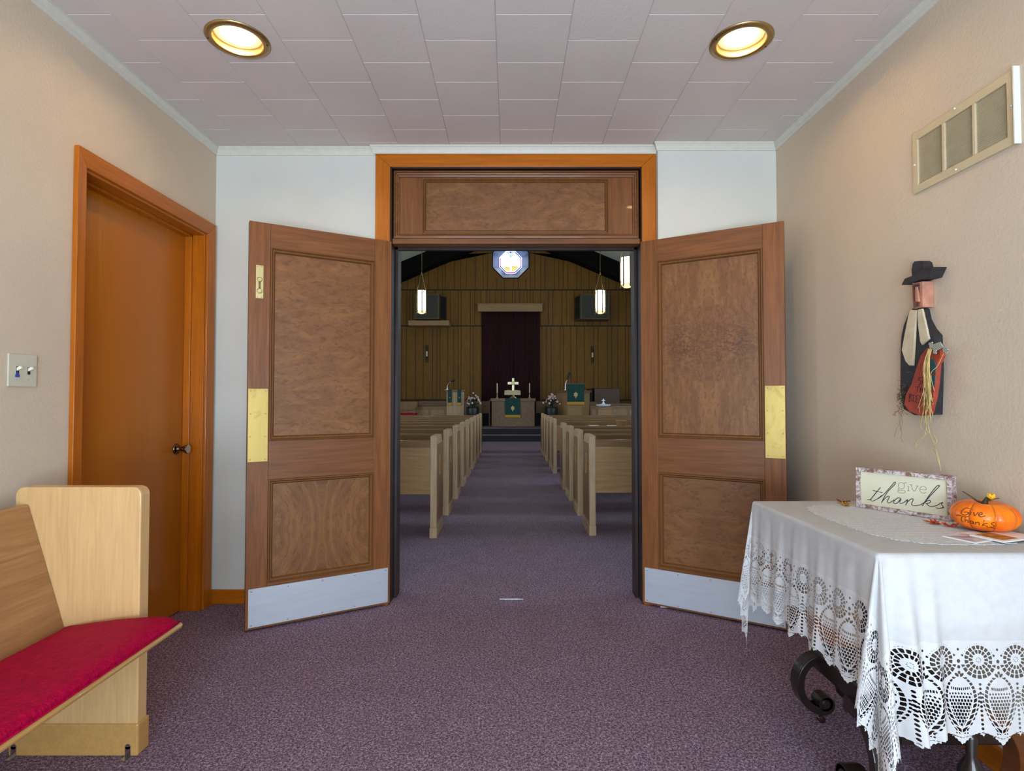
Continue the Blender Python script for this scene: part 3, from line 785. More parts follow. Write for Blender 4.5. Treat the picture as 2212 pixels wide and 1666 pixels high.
tablecloth = empty('tablecloth', (1.25, 1.83, TZ), 'white tablecloth with a deep crocheted lace border draped over the side table', 'tablecloth')
RC = .012
def drape(px, py, nx, ny, t, flare, wig):
    """px,py base on the table edge, n outward, t hanging length (arrays)"""
    arc = RC*PI/2; th = np.clip(t, 0, arc)/RC; rest = np.clip(t-arc, 0, None)
    out = RC*np.sin(th) + rest*flare + wig
    dn = RC*(1-np.cos(th)) + rest*np.sqrt(np.clip(1-flare**2, .3, 1))
    return np.stack([px+nx*out, py+ny*out, TZ-dn], -1)
def emit_grid(P, e, u, tag_, wedge=None):
    """split a grid into plain cloth and lace meshes"""
    nu, nv = e.shape; idx = np.arange(nu*nv).reshape(nu, nv)
    q = np.stack([idx[:-1, :-1], idx[1:, :-1], idx[1:, 1:], idx[:-1, 1:]], -1).reshape(-1, 4)
    S = solid(u, LW_-e); S = np.where(e > LW_, .01, S); Sf = S.reshape(-1); ef = e.reshape(-1)
    keep = (Sf[q] > 0).any(1) & (ef[q] > -0.001).any(1)
    isl = (ef[q] < LW_).all(1)
    for nm, sel, mat in (('cloth_panel', keep & ~isl, M['cloth']), ('lace_border', keep & isl, M['lace'])):
        qq = q[sel]
        if len(qq) == 0: continue
        used, inv = np.unique(qq, return_inverse=True); inv = inv.reshape(qq.shape)
        me = bpy.data.meshes.new(nm); co = P.reshape(-1, 3)[used]
        me.vertices.add(len(co)); me.vertices.foreach_set('co', co.astype(np.float32).ravel())
        me.loops.add(inv.size); me.loops.foreach_set('vertex_index', inv.astype(np.int32).ravel())
        me.polygons.add(len(inv)); me.polygons.foreach_set('loop_start', np.arange(0, inv.size, 4, dtype=np.int32))
        me.polygons.foreach_set('use_smooth', np.ones(len(inv), bool))
        at = me.attributes.new('solid', 'FLOAT', 'POINT'); at.data.foreach_set('value', Sf[used].astype(np.float32))
        me.update(calc_edges=True); me.validate(); me.materials.append(mat)
        o = bpy.data.objects.new(nm, me); COL.objects.link(o); o.parent = tablecloth
        o.matrix_parent_inverse = Matrix.Translation(-Vector(tablecloth.location))
G = .0019
def side(L0, L1, L, base, along, nrm, u0, waves, step=G, fl=.05):
    n = int((L1-L0)/step)+1; k = int(L/step)+1
    s, t = np.meshgrid(np.linspace(L0, L1, n), np.linspace(0, L, k), indexing='ij')
    win = np.clip(np.minimum(s-L0, L1-s)/.03, 0, 1); win = win*win*(3-2*win)
    wig = waves(s, t/L)*win
    P = drape(base[0]+along[0]*s, base[1]+along[1]*s, nrm[0], nrm[1], t, fl, wig)
    emit_grid(P, L-t, u0+s, 'side')
def corner(cx, cy, dirA, dirB, La, Lb, uA, uB, sgA, sgB, lobes, fl=.05, step=G, mode=0):
    na, nb = int(La/step)+1, int(Lb/step)+1
    a, b = np.meshgrid(np.linspace(0, La, na), np.linspace(0, Lb, nb), indexing='ij')
    t = np.hypot(a, b); ph = np.arctan2(b, a+1e-9)
    L = math.hypot(La, Lb)
    flare = fl + lobes(ph)
    nx = dirA[0]*np.cos(ph)+dirB[0]*np.sin(ph); ny = dirA[1]*np.cos(ph)+dirB[1]*np.sin(ph)
    P = drape(cx, cy, nx, ny, t, flare, 0)
    eA, eB = La-a, Lb-b
    e = np.minimum(eA, eB); u = np.where(eA < eB, uA+sgA*b, uB+sgB*a)
    emit_grid(P, e, u, 'corner')
s2 = lambda x: np.sin(x)**2
# left side hangs towards -x, runs along y ; near side hangs towards -y, runs along x
side(0, TY1-TY0, LA, (TX0, TY0), (0, 1), (-1, 0), 0.0, lambda s, q: q**1.3*(.011*np.sin(2*PI*s/.118+.9*np.sin(s*9))+.003*np.sin(2*PI*s/.05+1)), fl=.05)
side(0, TX1-TX0, LB, (TX0, TY0), (1, 0), (0, -1), 0.012, lambda s, q: q**.9*(.004*np.sin(2*PI*s/.21)+.062*np.exp(-((s-.050)/.026)**2)+.034*np.exp(-((s-.118)/.020)**2)), fl=.05)
side(0, TX1-TX0, LA+.06, (TX0, TY1), (1, 0), (0, 1), 0.0, lambda s, q: q*(.006*np.sin(2*PI*s/.1)), step=.005, fl=.05)
corner(TX0, TY0, (-1, 0), (0, -1), LA, LB, 0.0, 0.012, -1, -1, lambda p: np.sin(2*p)**.8*(.02)+.19*s2(4*p)*(.7+.3*np.sin(p))+.03*s2(8*p), fl=.05)
corner(TX0, TY1, (-1, 0), (0, 1), LA, LA+.06, TY1-TY0, 0.0, 1, -1, lambda p: .10*s2(4*p), fl=.05)
m = MB(); m.grid(lambda a, b: (TX0+(TX1-TX0)*a, TY0+(TY1-TY0)*b, TZ), 8, 8); m.build('cloth_top', M['cloth'], tablecloth, fix=False)
# crocheted centre with scalloped outline
m = MB(); cx_, cy_ = (TX0+TX1)/2+.03, (TY0+TY1)/2; pts = []
for k in range(160):
    a = 2*PI*k/160; ex = 3.2
    r = 1/((abs(math.cos(a))**ex+abs(math.sin(a))**ex)**(1/ex))*(1+.035*abs(math.sin(a*14)))
    pts.append((cx_+.215*r*math.cos(a), cy_+.285*r*math.sin(a)))
m.prism(pts, 'z', TZ+.0003, TZ+.0022)
m.build('lace_centre', M['top_lace'], tablecloth)
# opaque under layer below the hem line on the near and left side
m = MB(); m.grid(lambda a, b: (TX0+.012+(TX1-TX0-.012)*a, TY0-.006+.0025*math.sin(a*9), TZ-.014-b*(.185-.03*a)), 30, 6)
tag(m.build('under_layer', M['cloth'], tablecloth, smooth=True), 'opaque white under cloth ending in a hem')

# ------------------------------------------------------------------- decorations on the table
TS = TZ+.003
# sign
M['frame_wood'] = plain('whitewashed_brown_frame', srgb(132, 100, 84), 0.7, 0, 0.1, 40)
def distressed():
    t = NT('whitewashed_frame'); v = t.coord((1, 1, 1)); n = t.noise(v, 45, 5, .7, 1.2); n2 = t.noise(t.coord((.3, .3, 3)), 120, 3)
    f = t.ramp(t.math('ADD', t.math('MULTIPLY', n, .7), t.math('MULTIPLY', n2, .3)), [(0.44, (0, 0, 0, 1)), (0.56, (1, 1, 1, 1))])
    t.set(t.mix(f, srgb(122, 88, 70), srgb(206, 196, 196)), .75); t.bump(n, .3, .003); return t.m
M['frame_wood'] = distressed()
M['sign_face'] = plain('cream_sign_face', srgb(208, 204, 176), 0.75, 0, 0.02, 8)
M['ink'] = plain('dark_grey_lettering', srgb(52, 46, 56), 0.6, 0, 0.02)
M['ink_thin'] = plain('grey_lettering', srgb(84, 82, 84), 0.6, 0, 0.02)
K = TS
bl = on_z(1849, 1095, TS); br = on_z(2057, 1127.5, TS)
dv_ = (br-bl); SL = dv_.length; sdir = dv_/SL; snrm = Vector((sdir.y, -sdir.x, 0))     # towards the viewer
if snrm.dot(ORG-bl) < 0: snrm = -snrm
sg = empty('framed_sign', bl, 'whitewashed framed sign reading give thanks on the lace table', 'sign')
SH, SD, FR = .147, .042, .0135
Ms = Matrix((( sdir.x, -snrm.x, 0, bl.x), (sdir.y, -snrm.y, 0, bl.y), (0, 0, 1, bl.z), (0, 0, 0, 1)))   # local x along, y away from viewer
for nm, bx in (('frame_bottom', (0, SL, 0, SD, 0, FR)), ('frame_top', (0, SL, 0, SD, SH-FR, SH)), ('frame_side', (0, FR, .0005, SD, FR, SH-FR)), ('frame_side', (SL-FR, SL, .0005, SD, FR, SH-FR))):
    m = MB(); m.box(*bx, Ms); m.build(nm, M['frame_wood'], sg, bevel=.0012)
m = MB(); m.box(FR, SL-FR, .010, .014, FR, SH-FR, Ms); face = m.build('sign_face', M['sign_face'], sg)
pf = bl - snrm*.0095
def catmull(pts, n=6):
    P = [Vector(p) for p in pts]; out = []
    for i in range(len(P)-1):
        p0, p1, p2, p3 = P[max(i-1, 0)], P[i], P[i+1], P[min(i+2, len(P)-1)]
        for k in range(n):
            t = k/n; out.append(0.5*((2*p1)+(-p0+p2)*t+(2*p0-5*p1+4*p2-p3)*t*t+(-p0+3*p1-3*p2+p3)*t**3))
    out.append(P[-1]); return out
def strokes(mb, lines, ox, oy, sc, mapper, r, smooth=True, flat=1.0):
    for ln in lines:
        q = [mapper(ox+x/sc, oy+y/sc) for x, y in ln]
        if smooth and len(q) > 2: q = catmull(q, 5)
        mb.tube(q, r, 6)
zo = (1780, 980, 5.12)
thanks = [
 [(480, 510), (512, 508), (545, 470), (590, 415), (625, 376)], [(590, 415), (560, 455), (530, 490), (517, 512), (532, 525), (560, 518), (600, 495), (640, 462)], [(540, 408), (590, 420), (645, 434)],
 [(600, 498), (650, 462), (700, 410), (750, 352), (780, 318), (790, 318), (782, 345), (740, 385), (700, 430), (665, 485), (636, 546)], [(640, 535), (670, 500), (705, 474), (722, 478), (712, 505), (700, 528), (712, 545), (740, 538), (775, 512)],
 [(850, 497), (820, 490), (788, 512), (770, 540), (786, 556), (815, 542), (852, 500), (838, 535), (848, 552), (880, 543), (925, 508)],
 [(925, 508), (918, 540), (903, 572)], [(910, 552), (945, 515), (975, 500), (986, 512), (972, 545), (974, 570), (1008, 577), (1060, 570)],
 [(1060, 570), (1110, 540), (1165, 480), (1220, 420), (1262, 378), (1280, 356), (1258, 354), (1222, 388), (1170, 455), (1125, 520), (1088, 580)], [(1110, 548), (1150, 520), (1176, 522), (1168, 545), (1125, 556)], [(1138, 556), (1160, 578), (1200, 586), (1250, 574)],
 [(1250, 574), (1290, 550), (1314, 540), (1300, 562), (1318, 588), (1300, 604), (1262, 606), (1238, 598)], [(1290, 604), (1330, 598)]]
give = [
 [(885, 335), (862, 322), (830, 330), (820, 358), (840, 385), (870, 388), (890, 368), (885, 335)], [(885, 335), (905, 320), (915, 326)], [(832, 380), (820, 392), (835, 404), (880, 408), (898, 420), (885, 436), (845, 436), (818, 428), (818, 414), (835, 404)],
 [(922, 362), (934, 364), (934, 412)], [(920, 412), (948, 415)], [(930, 325), (932, 326)],
 [(948, 345), (978, 348)], [(962, 347), (996, 418), (1034, 360)], [(1018, 357), (1048, 360)],
 [(1062, 394), (1128, 402), (1122, 372), (1095, 362), (1066, 376), (1060, 402), (1076, 430), (1104, 440), (1128, 428)]]
mp_ = lambda x, y: on_plane(x, y, pf, snrm)
m = MB(); strokes(m, thanks, *zo, mp_, .00115); tag(m.build('script_lettering', M['ink'], face, smooth=True), 'the word thanks in dark script')
m = MB(); strokes(m, give, *zo, mp_, .00055); tag(m.build('small_lettering', M['ink_thin'], face, smooth=True), 'the word give in thin letters')

# pumpkin
def pumpkin_mat():
    t = NT('orange_pumpkin_skin'); v = t.coord()
    vo = t.new('ShaderNodeTexVoronoi'); vo.inputs['Scale'].default_value = 160; t.link(v, vo.inputs['Vector'])
    sp = t.new('ShaderNodeSeparateXYZ'); tc = t.new('ShaderNodeTexCoord'); t.link(tc.outputs['Object'], sp.inputs[0])
    ang = t.math('ARCTAN2', sp.outputs[1], sp.outputs[0])
    g = t.math('ABSOLUTE', t.math('COSINE', t.math('MULTIPLY', ang, 4)))
    rib = t.ramp(g, [(0.0, (1, 1, 1, 1)), (0.16, (0, 0, 0, 1))])
    n = t.noise(v, 24, 3)
    c = t.ramp(n, [(0.35, srgb(232, 98, 0)), (0.65, srgb(246, 128, 0))])
    c = t.mix(t.math('MULTIPLY', rib, .75), c, srgb(120, 52, 14))
    t.set(c, .32, 0, .4, .15); t.bump(vo.outputs['Distance'], .3, .002); return t.m
M['pumpkin'] = pumpkin_mat()
M['stem'] = plain('dark_green_stem', srgb(60, 58, 36), .6, 0, .2); M['yellow'] = plain('yellow_petal', srgb(236, 178, 20), .6, 0, .1)
pc = Vector(on_z(2128, 1146, TS)); PR, PH = .0845, .092
pc.x = min(pc.x, RW(1.7)-PR-.004)
pk = empty('pumpkin', (pc.x, pc.y, TS), 'orange painted pumpkin with Give Thanks lettering beside the framed sign', 'pumpkin')
to = (ORG-pc); a0 = math.atan2(to.y, to.x)
def pr(a, f):
    # f from 0 bottom pole to 1 top pole
    el = -PI/2+PI*f; rib = 1-.07*(abs(math.cos(4*a))**.0 - abs(math.sin(4*a))**.45) if False else 1-.075*(1-min(1, abs(math.cos(4*(a)))**.5*1.15))
    r = PR*(math.cos(el)**.72)*rib; z = PH/2+PH/2*math.sin(el)*1.0
    if f > .85: z -= (f-.85)/.15*.016
    if f < .1: z += (.1-f)/.1*.008
    return Vector((r*math.cos(a), r*math.sin(a), z))
m = MB(); m.grid(lambda u, v: pr(2*PI*u, v), 160, 40, True)
pb = m.build('pumpkin_body', M['pumpkin'], None, smooth=True); pb.parent = pk
def pk_pt(px, py):
    u = (px-2129.5)/60.5; w = (1117-py)/34.0
    a = a0 + math.asin(max(-.98, min(.98, u)))
    f = .5+math.asin(max(-.95, min(.95, w*.92)))/PI
    p = pr(a, f); return p*1.004+Vector((0, 0, 0))
gv = [[(1640, 600), (1612, 598), (1592, 630), (1592, 668), (1615, 682), (1638, 665), (1640, 642), (1612, 645)], [(1668, 632), (1662, 672)], [(1672, 606), (1674, 608)],
      [(1692, 628), (1706, 668), (1732, 622)], [(1740, 655), (1768, 640), (1762, 622), (1742, 634), (1738, 662), (1760, 672), (1795, 655)]]
th_ = [[(1548, 705), (1575, 695), (1622, 702), (1645, 692)], [(1600, 700), (1588, 745), (1592, 775)],
       [(1622, 708), (1612, 770)], [(1614, 748), (1632, 738), (1640, 752), (1636, 772)], [(1688, 745), (1664, 742), (1658, 765), (1678, 772), (1690, 745), (1692, 774)],
       [(1712, 742), (1708, 776)], [(1710, 756), (1732, 742), (1742, 756), (1738, 778)], [(1785, 705), (1768, 780)], [(1812, 738), (1774, 762), (1815, 786)],
       [(1872, 728), (1846, 734), (1850, 754), (1870, 765), (1860, 786), (1832, 784)], [(1806, 800), (1850, 796), (1880, 802)]]
M['brown_ink'] = plain('dark_brown_lettering', srgb(82, 34, 10), .5)
m = MB(); strokes(m, gv, *zo, pk_pt, .0011); strokes(m, th_, *zo, pk_pt, .0011)
x = m.build('lettering', M['brown_ink'], None, smooth=True); x.parent = pb
m = MB(); m.tube([(0, 0, PH-.016), (.004, .002, PH-.004), (.012, .002, PH+.006)], [.010, .007, .006], 10)
x = m.build('stem', M['stem'], None, smooth=True); x.parent = pk
rt = Vector((-to.y, to.x, 0)).normalized()
m = MB(); m.tube([Vector((0, 0, PH-.010)), rt*-.018+Vector((0, 0, PH-.004)), rt*-.035+Vector((0, 0, PH+.010)), rt*-.052+Vector((0, 0, PH+.022))], [.004, .0028, .002, .0012], 6)
m.tube([Vector((0, 0, PH-.006)), rt*.02+Vector((0, 0, PH+.006)), rt*.034+Vector((0, 0, PH+.010))], [.003, .002, .001], 6)
x = m.build('twig', M['stem'], None, smooth=True); x.parent = pk
m = MB()
for k in range(9):
    a = 2*PI*k/9; b_ = rt*.016+Vector((0, 0, PH+.004)); d_ = Vector((math.cos(a)*.009, math.sin(a)*.009, .014+.004*(k % 2)))
    m.tube([b_, b_+d_*.6, b_+d_], [.002, .005, .0015], 6)
x = m.build('flower', M['yellow'], None, smooth=True); x.parent = pk

# artificial maple leaves
def maple(name, c, ang, size, mat, label, curl=.35, group=None):
    ctrl = [(0, -.35), (.12, -.22), (.5, -.38), (.42, -.18), (.85, -.05), (.60, .08), (.72, .38), (.42, .30), (.30, .42), (.18, .36), (.22, .62), (.10, .58), (0, 1.0),
            (-.10, .58), (-.22, .62), (-.18, .36), (-.30, .42), (-.42, .30), (-.72, .38), (-.60, .08), (-.85, -.05), (-.42, -.18), (-.5, -.38), (-.12, -.22)]
    m = MB(); R = Matrix.Rotation(ang, 4, 'Z'); top = []; bot = []
    def P(x, y, o): return Vector(c) + R @ Vector((x*size, y*size, (x*x+y*y)*size*curl+.002+o+.004*math.sin(x*9+y*5)))
    ctr_t = m.bm.verts.new(P(0, 0, .0006)); ctr_b = m.bm.verts.new(P(0, 0, 0))
    for x, y in ctrl: top.append(m.bm.verts.new(P(x, y, .0006))); bot.append(m.bm.verts.new(P(x, y, 0)))
    n = len(ctrl)
    for i in range(n):
        j = (i+1) % n
        m.bm.faces.new([ctr_t, top[i], top[j]]); m.bm.faces.new([ctr_b, bot[j], bot[i]]); m.bm.faces.new([top[i], bot[i], bot[j], top[j]])
    m.tube([P(0, -.3, 0), P(.03, -.6, 0), P(.08, -.8, 0)], .0009, 5)
    return one(name, m, mat, label, 'leaf', group)
def leafmat(name, a, b):
    t = NT(name); n = t.noise(t.coord(), 40, 3); t.set(t.ramp(n, [(.35, a), (.65, b)]), .6); return t.m
M['leaf_gold'] = leafmat('gold_leaf', srgb(120, 70, 20), srgb(226, 170, 30)); M['leaf_red'] = leafmat('red_leaf', srgb(150, 30, 14), srgb(216, 84, 20)); M['leaf_brown'] = leafmat('brown_leaf', srgb(90, 44, 20), srgb(150, 80, 24))
gl = 'artificial maple leaves on the cloth'
def lz(x, y): p = on_z(x, y, TS); return (p.x, p.y, TS)
maple('maple_leaf', lz(1828, 1093), 1.2, .030, M['leaf_gold'], 'golden yellow maple leaf left of the framed sign', group=gl)
maple('maple_leaf', lz(1822, 1086), 2.6, .030, M['leaf_brown'], 'brown maple leaf behind the golden one left of the sign', group=gl)
maple('maple_leaf', lz(2020, 1132), 1.0, .034, M['leaf_red'], 'red maple leaf in front of the sign, farther from the pumpkin', .3, group=gl)
maple('maple_leaf', lz(2052, 1137), 3.0, .030, M['leaf_red'], 'orange red maple leaf tucked against the pumpkin', .3, group=gl)

# brochures
def brochure(name, c, ang, w, h, t, label, pic):
    e = empty(name, (c[0], c[1], c[2]), label, 'leaflet', 'leaflets stacked by the pumpkin')
    R = Matrix.Translation(Vector(c)) @ Matrix.Rotation(ang, 4, 'Z')
    m = MB(); m.box(-w/2, w/2, -h/2, h/2, 0, t, R); m.build('paper', M['paper'], e)
    for (a, b, cc, dd), mt in pic:
        m = MB(); m.box(a*w, b*w, cc*h, dd*h, t, t+.0003, R); m.build('printed_picture', M[mt], e)
M['paper'] = plain('white_paper', srgb(232, 230, 228), .5, 0, .01)
def pic(name, a, b, c, s):
    t = NT(name); n = t.noise(t.coord((1, 3, 1)), s, 4, .6, 1); t.set(t.ramp(n, [(.35, a), (.5, b), (.65, c)]), .4); return t.m
M['pic_field'] = pic('printed_field', srgb(90, 66, 60), srgb(168, 116, 40), srgb(206, 162, 76), 20)
M['pic_grey'] = pic('printed_grey', srgb(150, 130, 140), srgb(190, 178, 186), srgb(216, 208, 210), 14)
c1 = on_z(2105, 1162, TS); c2 = on_z(2178, 1163, TS)
an = .33
brochure('leaflet', (c1.x, c1.y, TS), an+.06, .15, .085, .003, 'white leaflet lying left under the pumpkin', [((-.45, .1, -.42, .42), 'pic_grey')])
brochure('leaflet', (c2.x-.01, c2.y, TS+.0035), an, .16, .085, .0035, 'leaflet with a golden field picture at the table edge', [((-.40, .02, -.36, .46), 'pic_field')])

# =================================================================== WALL FIGURE
WX = RW(2.08); M['fig_black'] = plain('matt_black_wood', srgb(38, 36, 38), .6, 0, .2); M['fig_pink'] = plain('pinkish_wood', srgb(190, 132, 106), .7, 0, .12, 25)
M['fig_cream'] = plain('cream_wood', srgb(206, 190, 158), .7, 0, .05); M['fig_red'] = plain('barn_red_wood', srgb(158, 62, 40), .65, 0, .1); M['fig_teal'] = plain('teal_paint', srgb(44, 82, 84), .65, 0, .12)
M['raffia'] = plain('raffia_straw', srgb(214, 190, 122), .7, 0, .15); M['moss'] = plain('dry_moss', srgb(104, 90, 58), .9, 0, .3); M['fig_brown'] = plain('brown_face_paint', srgb(112, 70, 56), .7, 0, .1)
def gingham():
    t = NT('green_gingham'); v = t.coord(); ck = t.new('ShaderNodeTexChecker'); ck.inputs['Scale'].default_value = 260
    ck.inputs[1].default_value = srgb(60, 84, 72); ck.inputs[2].default_value = srgb(206, 204, 184); t.link(v, ck.inputs[0]); t.set(ck.outputs[0], .8); return t.m
M['gingham'] = gingham()
fo = on_x(1880+370/3.473, 540+900/3.473, WX)
fg = empty('pilgrim_wall_decoration', (WX, fo.y, 1.13), 'flat wooden pilgrim figure with black hat and raffia hanging on the right wall', 'wall decoration')
zf = (1880, 540, 3.473)
def fpoly(nm, pts, d0, d1, mat, par=None, label=None, bevel=.0015):
    """outline of a cut board; d0,d1 = distance of its back and front from the wall"""
    A = [on_x(zf[0]+x/zf[2], zf[1]+y/zf[2], WX-d1) for x, y in pts]
    m = MB(); m.loop_prism([Vector((WX-d0, p.y, p.z)) for p in A], A)
    o = m.build(nm, M[mat], par or fg, bevel=bevel)
    if label: o['label'] = label
    return o
bd = fpoly('body', [(318, 436), (385, 440), (402, 520), (440, 592), (482, 640), (486, 760), (492, 900), (482, 1236), (330, 1240), (250, 1195), (224, 1060), (226, 760), (232, 650), (250, 565), (285, 478)], 0, .030, 'fig_black', label='black painted bottle shaped body')
hd = fpoly('head', [(312, 250), (392, 236), (394, 428), (322, 442), (316, 360)], .0, .042, 'fig_pink', label='pinkish wooden head block')
fpoly('face', [(314, 258), (364, 250), (366, 424), (324, 436), (318, 340)], .040, .0455, 'fig_brown', hd, 'darker painted face', bevel=.0003)
fpoly('nose', [(337, 282), (350, 280), (360, 388), (338, 390)], .044, .051, 'fig_pink', hd, bevel=.0003)
for nm, ln in (('eyebrow', [(326, 272), (348, 268)]), ('eyebrow', [(358, 268), (372, 264)]), ('mouth', [(350, 405), (350, 425)]), ('eye', [(330, 280), (330, 296)]), ('eye', [(364, 280), (364, 300)])):
    m = MB(); m.tube([on_x(zf[0]+x/zf[2], zf[1]+y/zf[2], WX-.0462) for x, y in ln], .0012, 5)
    m.build(nm, M['fig_black'], hd)
ht = fpoly('hat', [(312, 200), (308, 150), (316, 105), (330, 86), (375, 82), (392, 92), (402, 130), (405, 180)], .0, .036, 'fig_black', label='black crown and brim')
fpoly('brim', [(232, 264), (256, 216), (320, 190), (400, 150), (440, 134), (472, 128), (450, 176), (436, 208), (380, 222), (330, 240)], .0, .050, 'fig_black', ht)
fpoly('collar', [(298, 450), (345, 452), (336, 560), (318, 868), (288, 866), (262, 836), (234, 752), (262, 600), (284, 490)], .030, .038, 'fig_cream')
fpoly('collar', [(352, 448), (385, 440), (410, 545), (437, 668), (386, 713), (372, 690), (356, 560)], .030, .038, 'fig_cream')
jr = fpoly('red_jug', [(425, 735), (520, 748), (528, 800), (498, 860), (488, 980), (472, 1100), (440, 1232), (382, 1246), (292, 1215), (252, 1160), (268, 1080), (308, 1005), (340, 900), (378, 790)], .030, .048, 'fig_red', label='barn red wooden jug')
fpoly('leaf_patch', [(445, 815), (478, 828), (493, 865), (488, 915), (462, 945), (440, 890)], .048, .051, 'fig_teal', jr)
fpoly('leaf_patch', [(445, 955), (488, 940), (482, 1010), (460, 1035)], .048, .051, 'fig_teal', jr)
m = MB(); wr = [
 [(385, 955), (365, 958), (358, 975), (378, 985), (380, 1005), (362, 1012)], [(396, 1005), (392, 985), (408, 965), (410, 1000)], [(415, 960), (424, 980), (436, 958)], [(424, 980), (422, 1002)],
 [(340, 1028), (372, 1022)], [(356, 1026), (352, 1065)], [(378, 1030), (374, 1068)], [(376, 1050), (390, 1042), (392, 1068)], [(402, 1056), (420, 1046), (410, 1036), (400, 1056), (416, 1070)],
 [(296, 1080), (290, 1140)], [(296, 1080), (318, 1088), (296, 1105), (316, 1128), (290, 1140)], [(328, 1085), (322, 1138), (340, 1142)], [(362, 1090), (346, 1092), (342, 1145), (360, 1148)], [(344, 1118), (358, 1118)], [(386, 1092), (370, 1100), (384, 1120), (366, 1148)], [(408, 1092), (392, 1102), (406, 1124), (388, 1150)], [(418, 1096), (412, 1150)], [(426, 1150), (428, 1098), (444, 1148), (446, 1096)], [(474, 1105), (458, 1098), (452, 1130), (466, 1150), (472, 1130), (462, 1126)]]
for ln in wr: m.tube([on_x(zf[0]+x/zf[2], zf[1]+y/zf[2], WX-.0485) for x, y in ln], .0011, 5)
tag(m.build('lettering', M['fig_black'], jr), 'hand written Say The Blessing')
m = MB()
def fq(x, y, d): return on_x(zf[0]+x/zf[2], zf[1]+y/zf[2], WX-d)
for pts in ([(436, 700), (462, 690), (468, 735), (446, 742)], [(465, 712), (520, 690), (545, 730), (500, 752), (470, 745)], [(540, 735), (580, 745), (574, 772), (545, 768)], [(470, 745), (492, 740), (490, 782), (472, 778)]):
    A = [fq(x, y, .058) for x, y in pts]; m.loop_prism([a_+Vector((.004, 0, 0)) for a_ in A], A)
m.build('ribbon', M['gingham'], fg)
rnd = random.Random(3); m = MB()
for k in range(26):
    x0 = 450+rnd.uniform(-14, 14); xe = rnd.choice([352, 380, 400, 420, 440, 455, 470]); ye = rnd.uniform(1150, 1330)
    mid = 418+rnd.uniform(-22, 26)
    P = [fq(x0, 742, .056), fq(mid, 850+rnd.uniform(-30, 30), .062+rnd.uniform(0, .01)), fq(mid+rnd.uniform(-14, 18), 1020, .060+rnd.uniform(0, .01)), fq(xe, ye, .045)]
    m.tube(catmull(P, 5), .0009, 5)
for pts in ([(430, 1180), (432, 1300), (455, 1400), (490, 1480), (515, 1580), (530, 1660)], [(425, 1200), (410, 1380), (340, 1478)], [(440, 1240), (420, 1340), (470, 1420), (505, 1560), (530, 1650)], [(370, 1180), (378, 1320), (430, 1390)], [(415, 1385), (350, 1440), (342, 1484)],
            [(455, 1360), (500, 1430), (462, 1500), (490, 1540)], [(550, 778), (505, 870), (455, 930), (480, 1060)]):
    m.tube(catmull([fq(x, y, .022) if y > 1245 else fq(x, y, .058) for x, y in pts], 5), .0009, 5)
m.build('raffia', M['raffia'], fg, smooth=True)
m = MB()
for k in range(90):
    x, y = 250+rnd.gauss(0, 22), 1110+rnd.gauss(0, 55); P = []
    for j in range(5): P.append(fq(x, y, .030+rnd.uniform(.002, .016))); x += rnd.uniform(-18, 16); y += rnd.uniform(-6, 16)
    m.tube(P, .0007, 4)
x, y = 232, 1180
for s_ in range(3):
    x, y = 225+s_*8, 1170; P = []
    for j in range(9): P.append(fq(x, y, .018)); x += rnd.uniform(-14, 13); y += 24+s_*5
    m.tube(P, .0006, 4)
tag(m.build('moss', M['moss'], fg), kind='stuff')

# =================================================================== NAVE SHELL
ZR, SL_ = 7.21, .42
def zc(x): return ZR-SL_*abs(x)
M['nave_plaster'] = wall_paint('nave_plaster', srgb(226, 228, 206), .05)
M['beam'] = plain('black_brown_beam', srgb(20, 18, 18), .9, 0, .1, spec=.1)
def panelling():
    t = NT('grooved_board_panelling'); tc = t.new('ShaderNodeTexCoord'); sp = t.new('ShaderNodeSeparateXYZ'); t.link(tc.outputs['Object'], sp.inputs[0])
    v = t.coord((1, 1, .08)); n = t.noise(v, 26, 4, .6, 1.0)
    fx = t.new('ShaderNodeTexNoise'); cb = t.new('ShaderNodeCombineXYZ')
    t.link(t.math('FLOOR', t.math('MULTIPLY', sp.outputs[0], 4.6)), cb.inputs[0]); t.link(cb.outputs[0], fx.inputs['Vector']); fx.inputs['Scale'].default_value = 3.7
    base = t.ramp(n, [(.3, srgb(122, 82, 18)), (.7, srgb(148, 102, 26))])
    base = t.mix(t.ramp(fx.outputs['Fac'], [(.35, (0, 0, 0, 1)), (.65, (.5, .5, .5, 1))]), base, srgb(104, 74, 42))
    t.set(base, .6, 0, .3, 0); t.bump(n, .08, .003); return t.m
M['panelling'] = panelling()
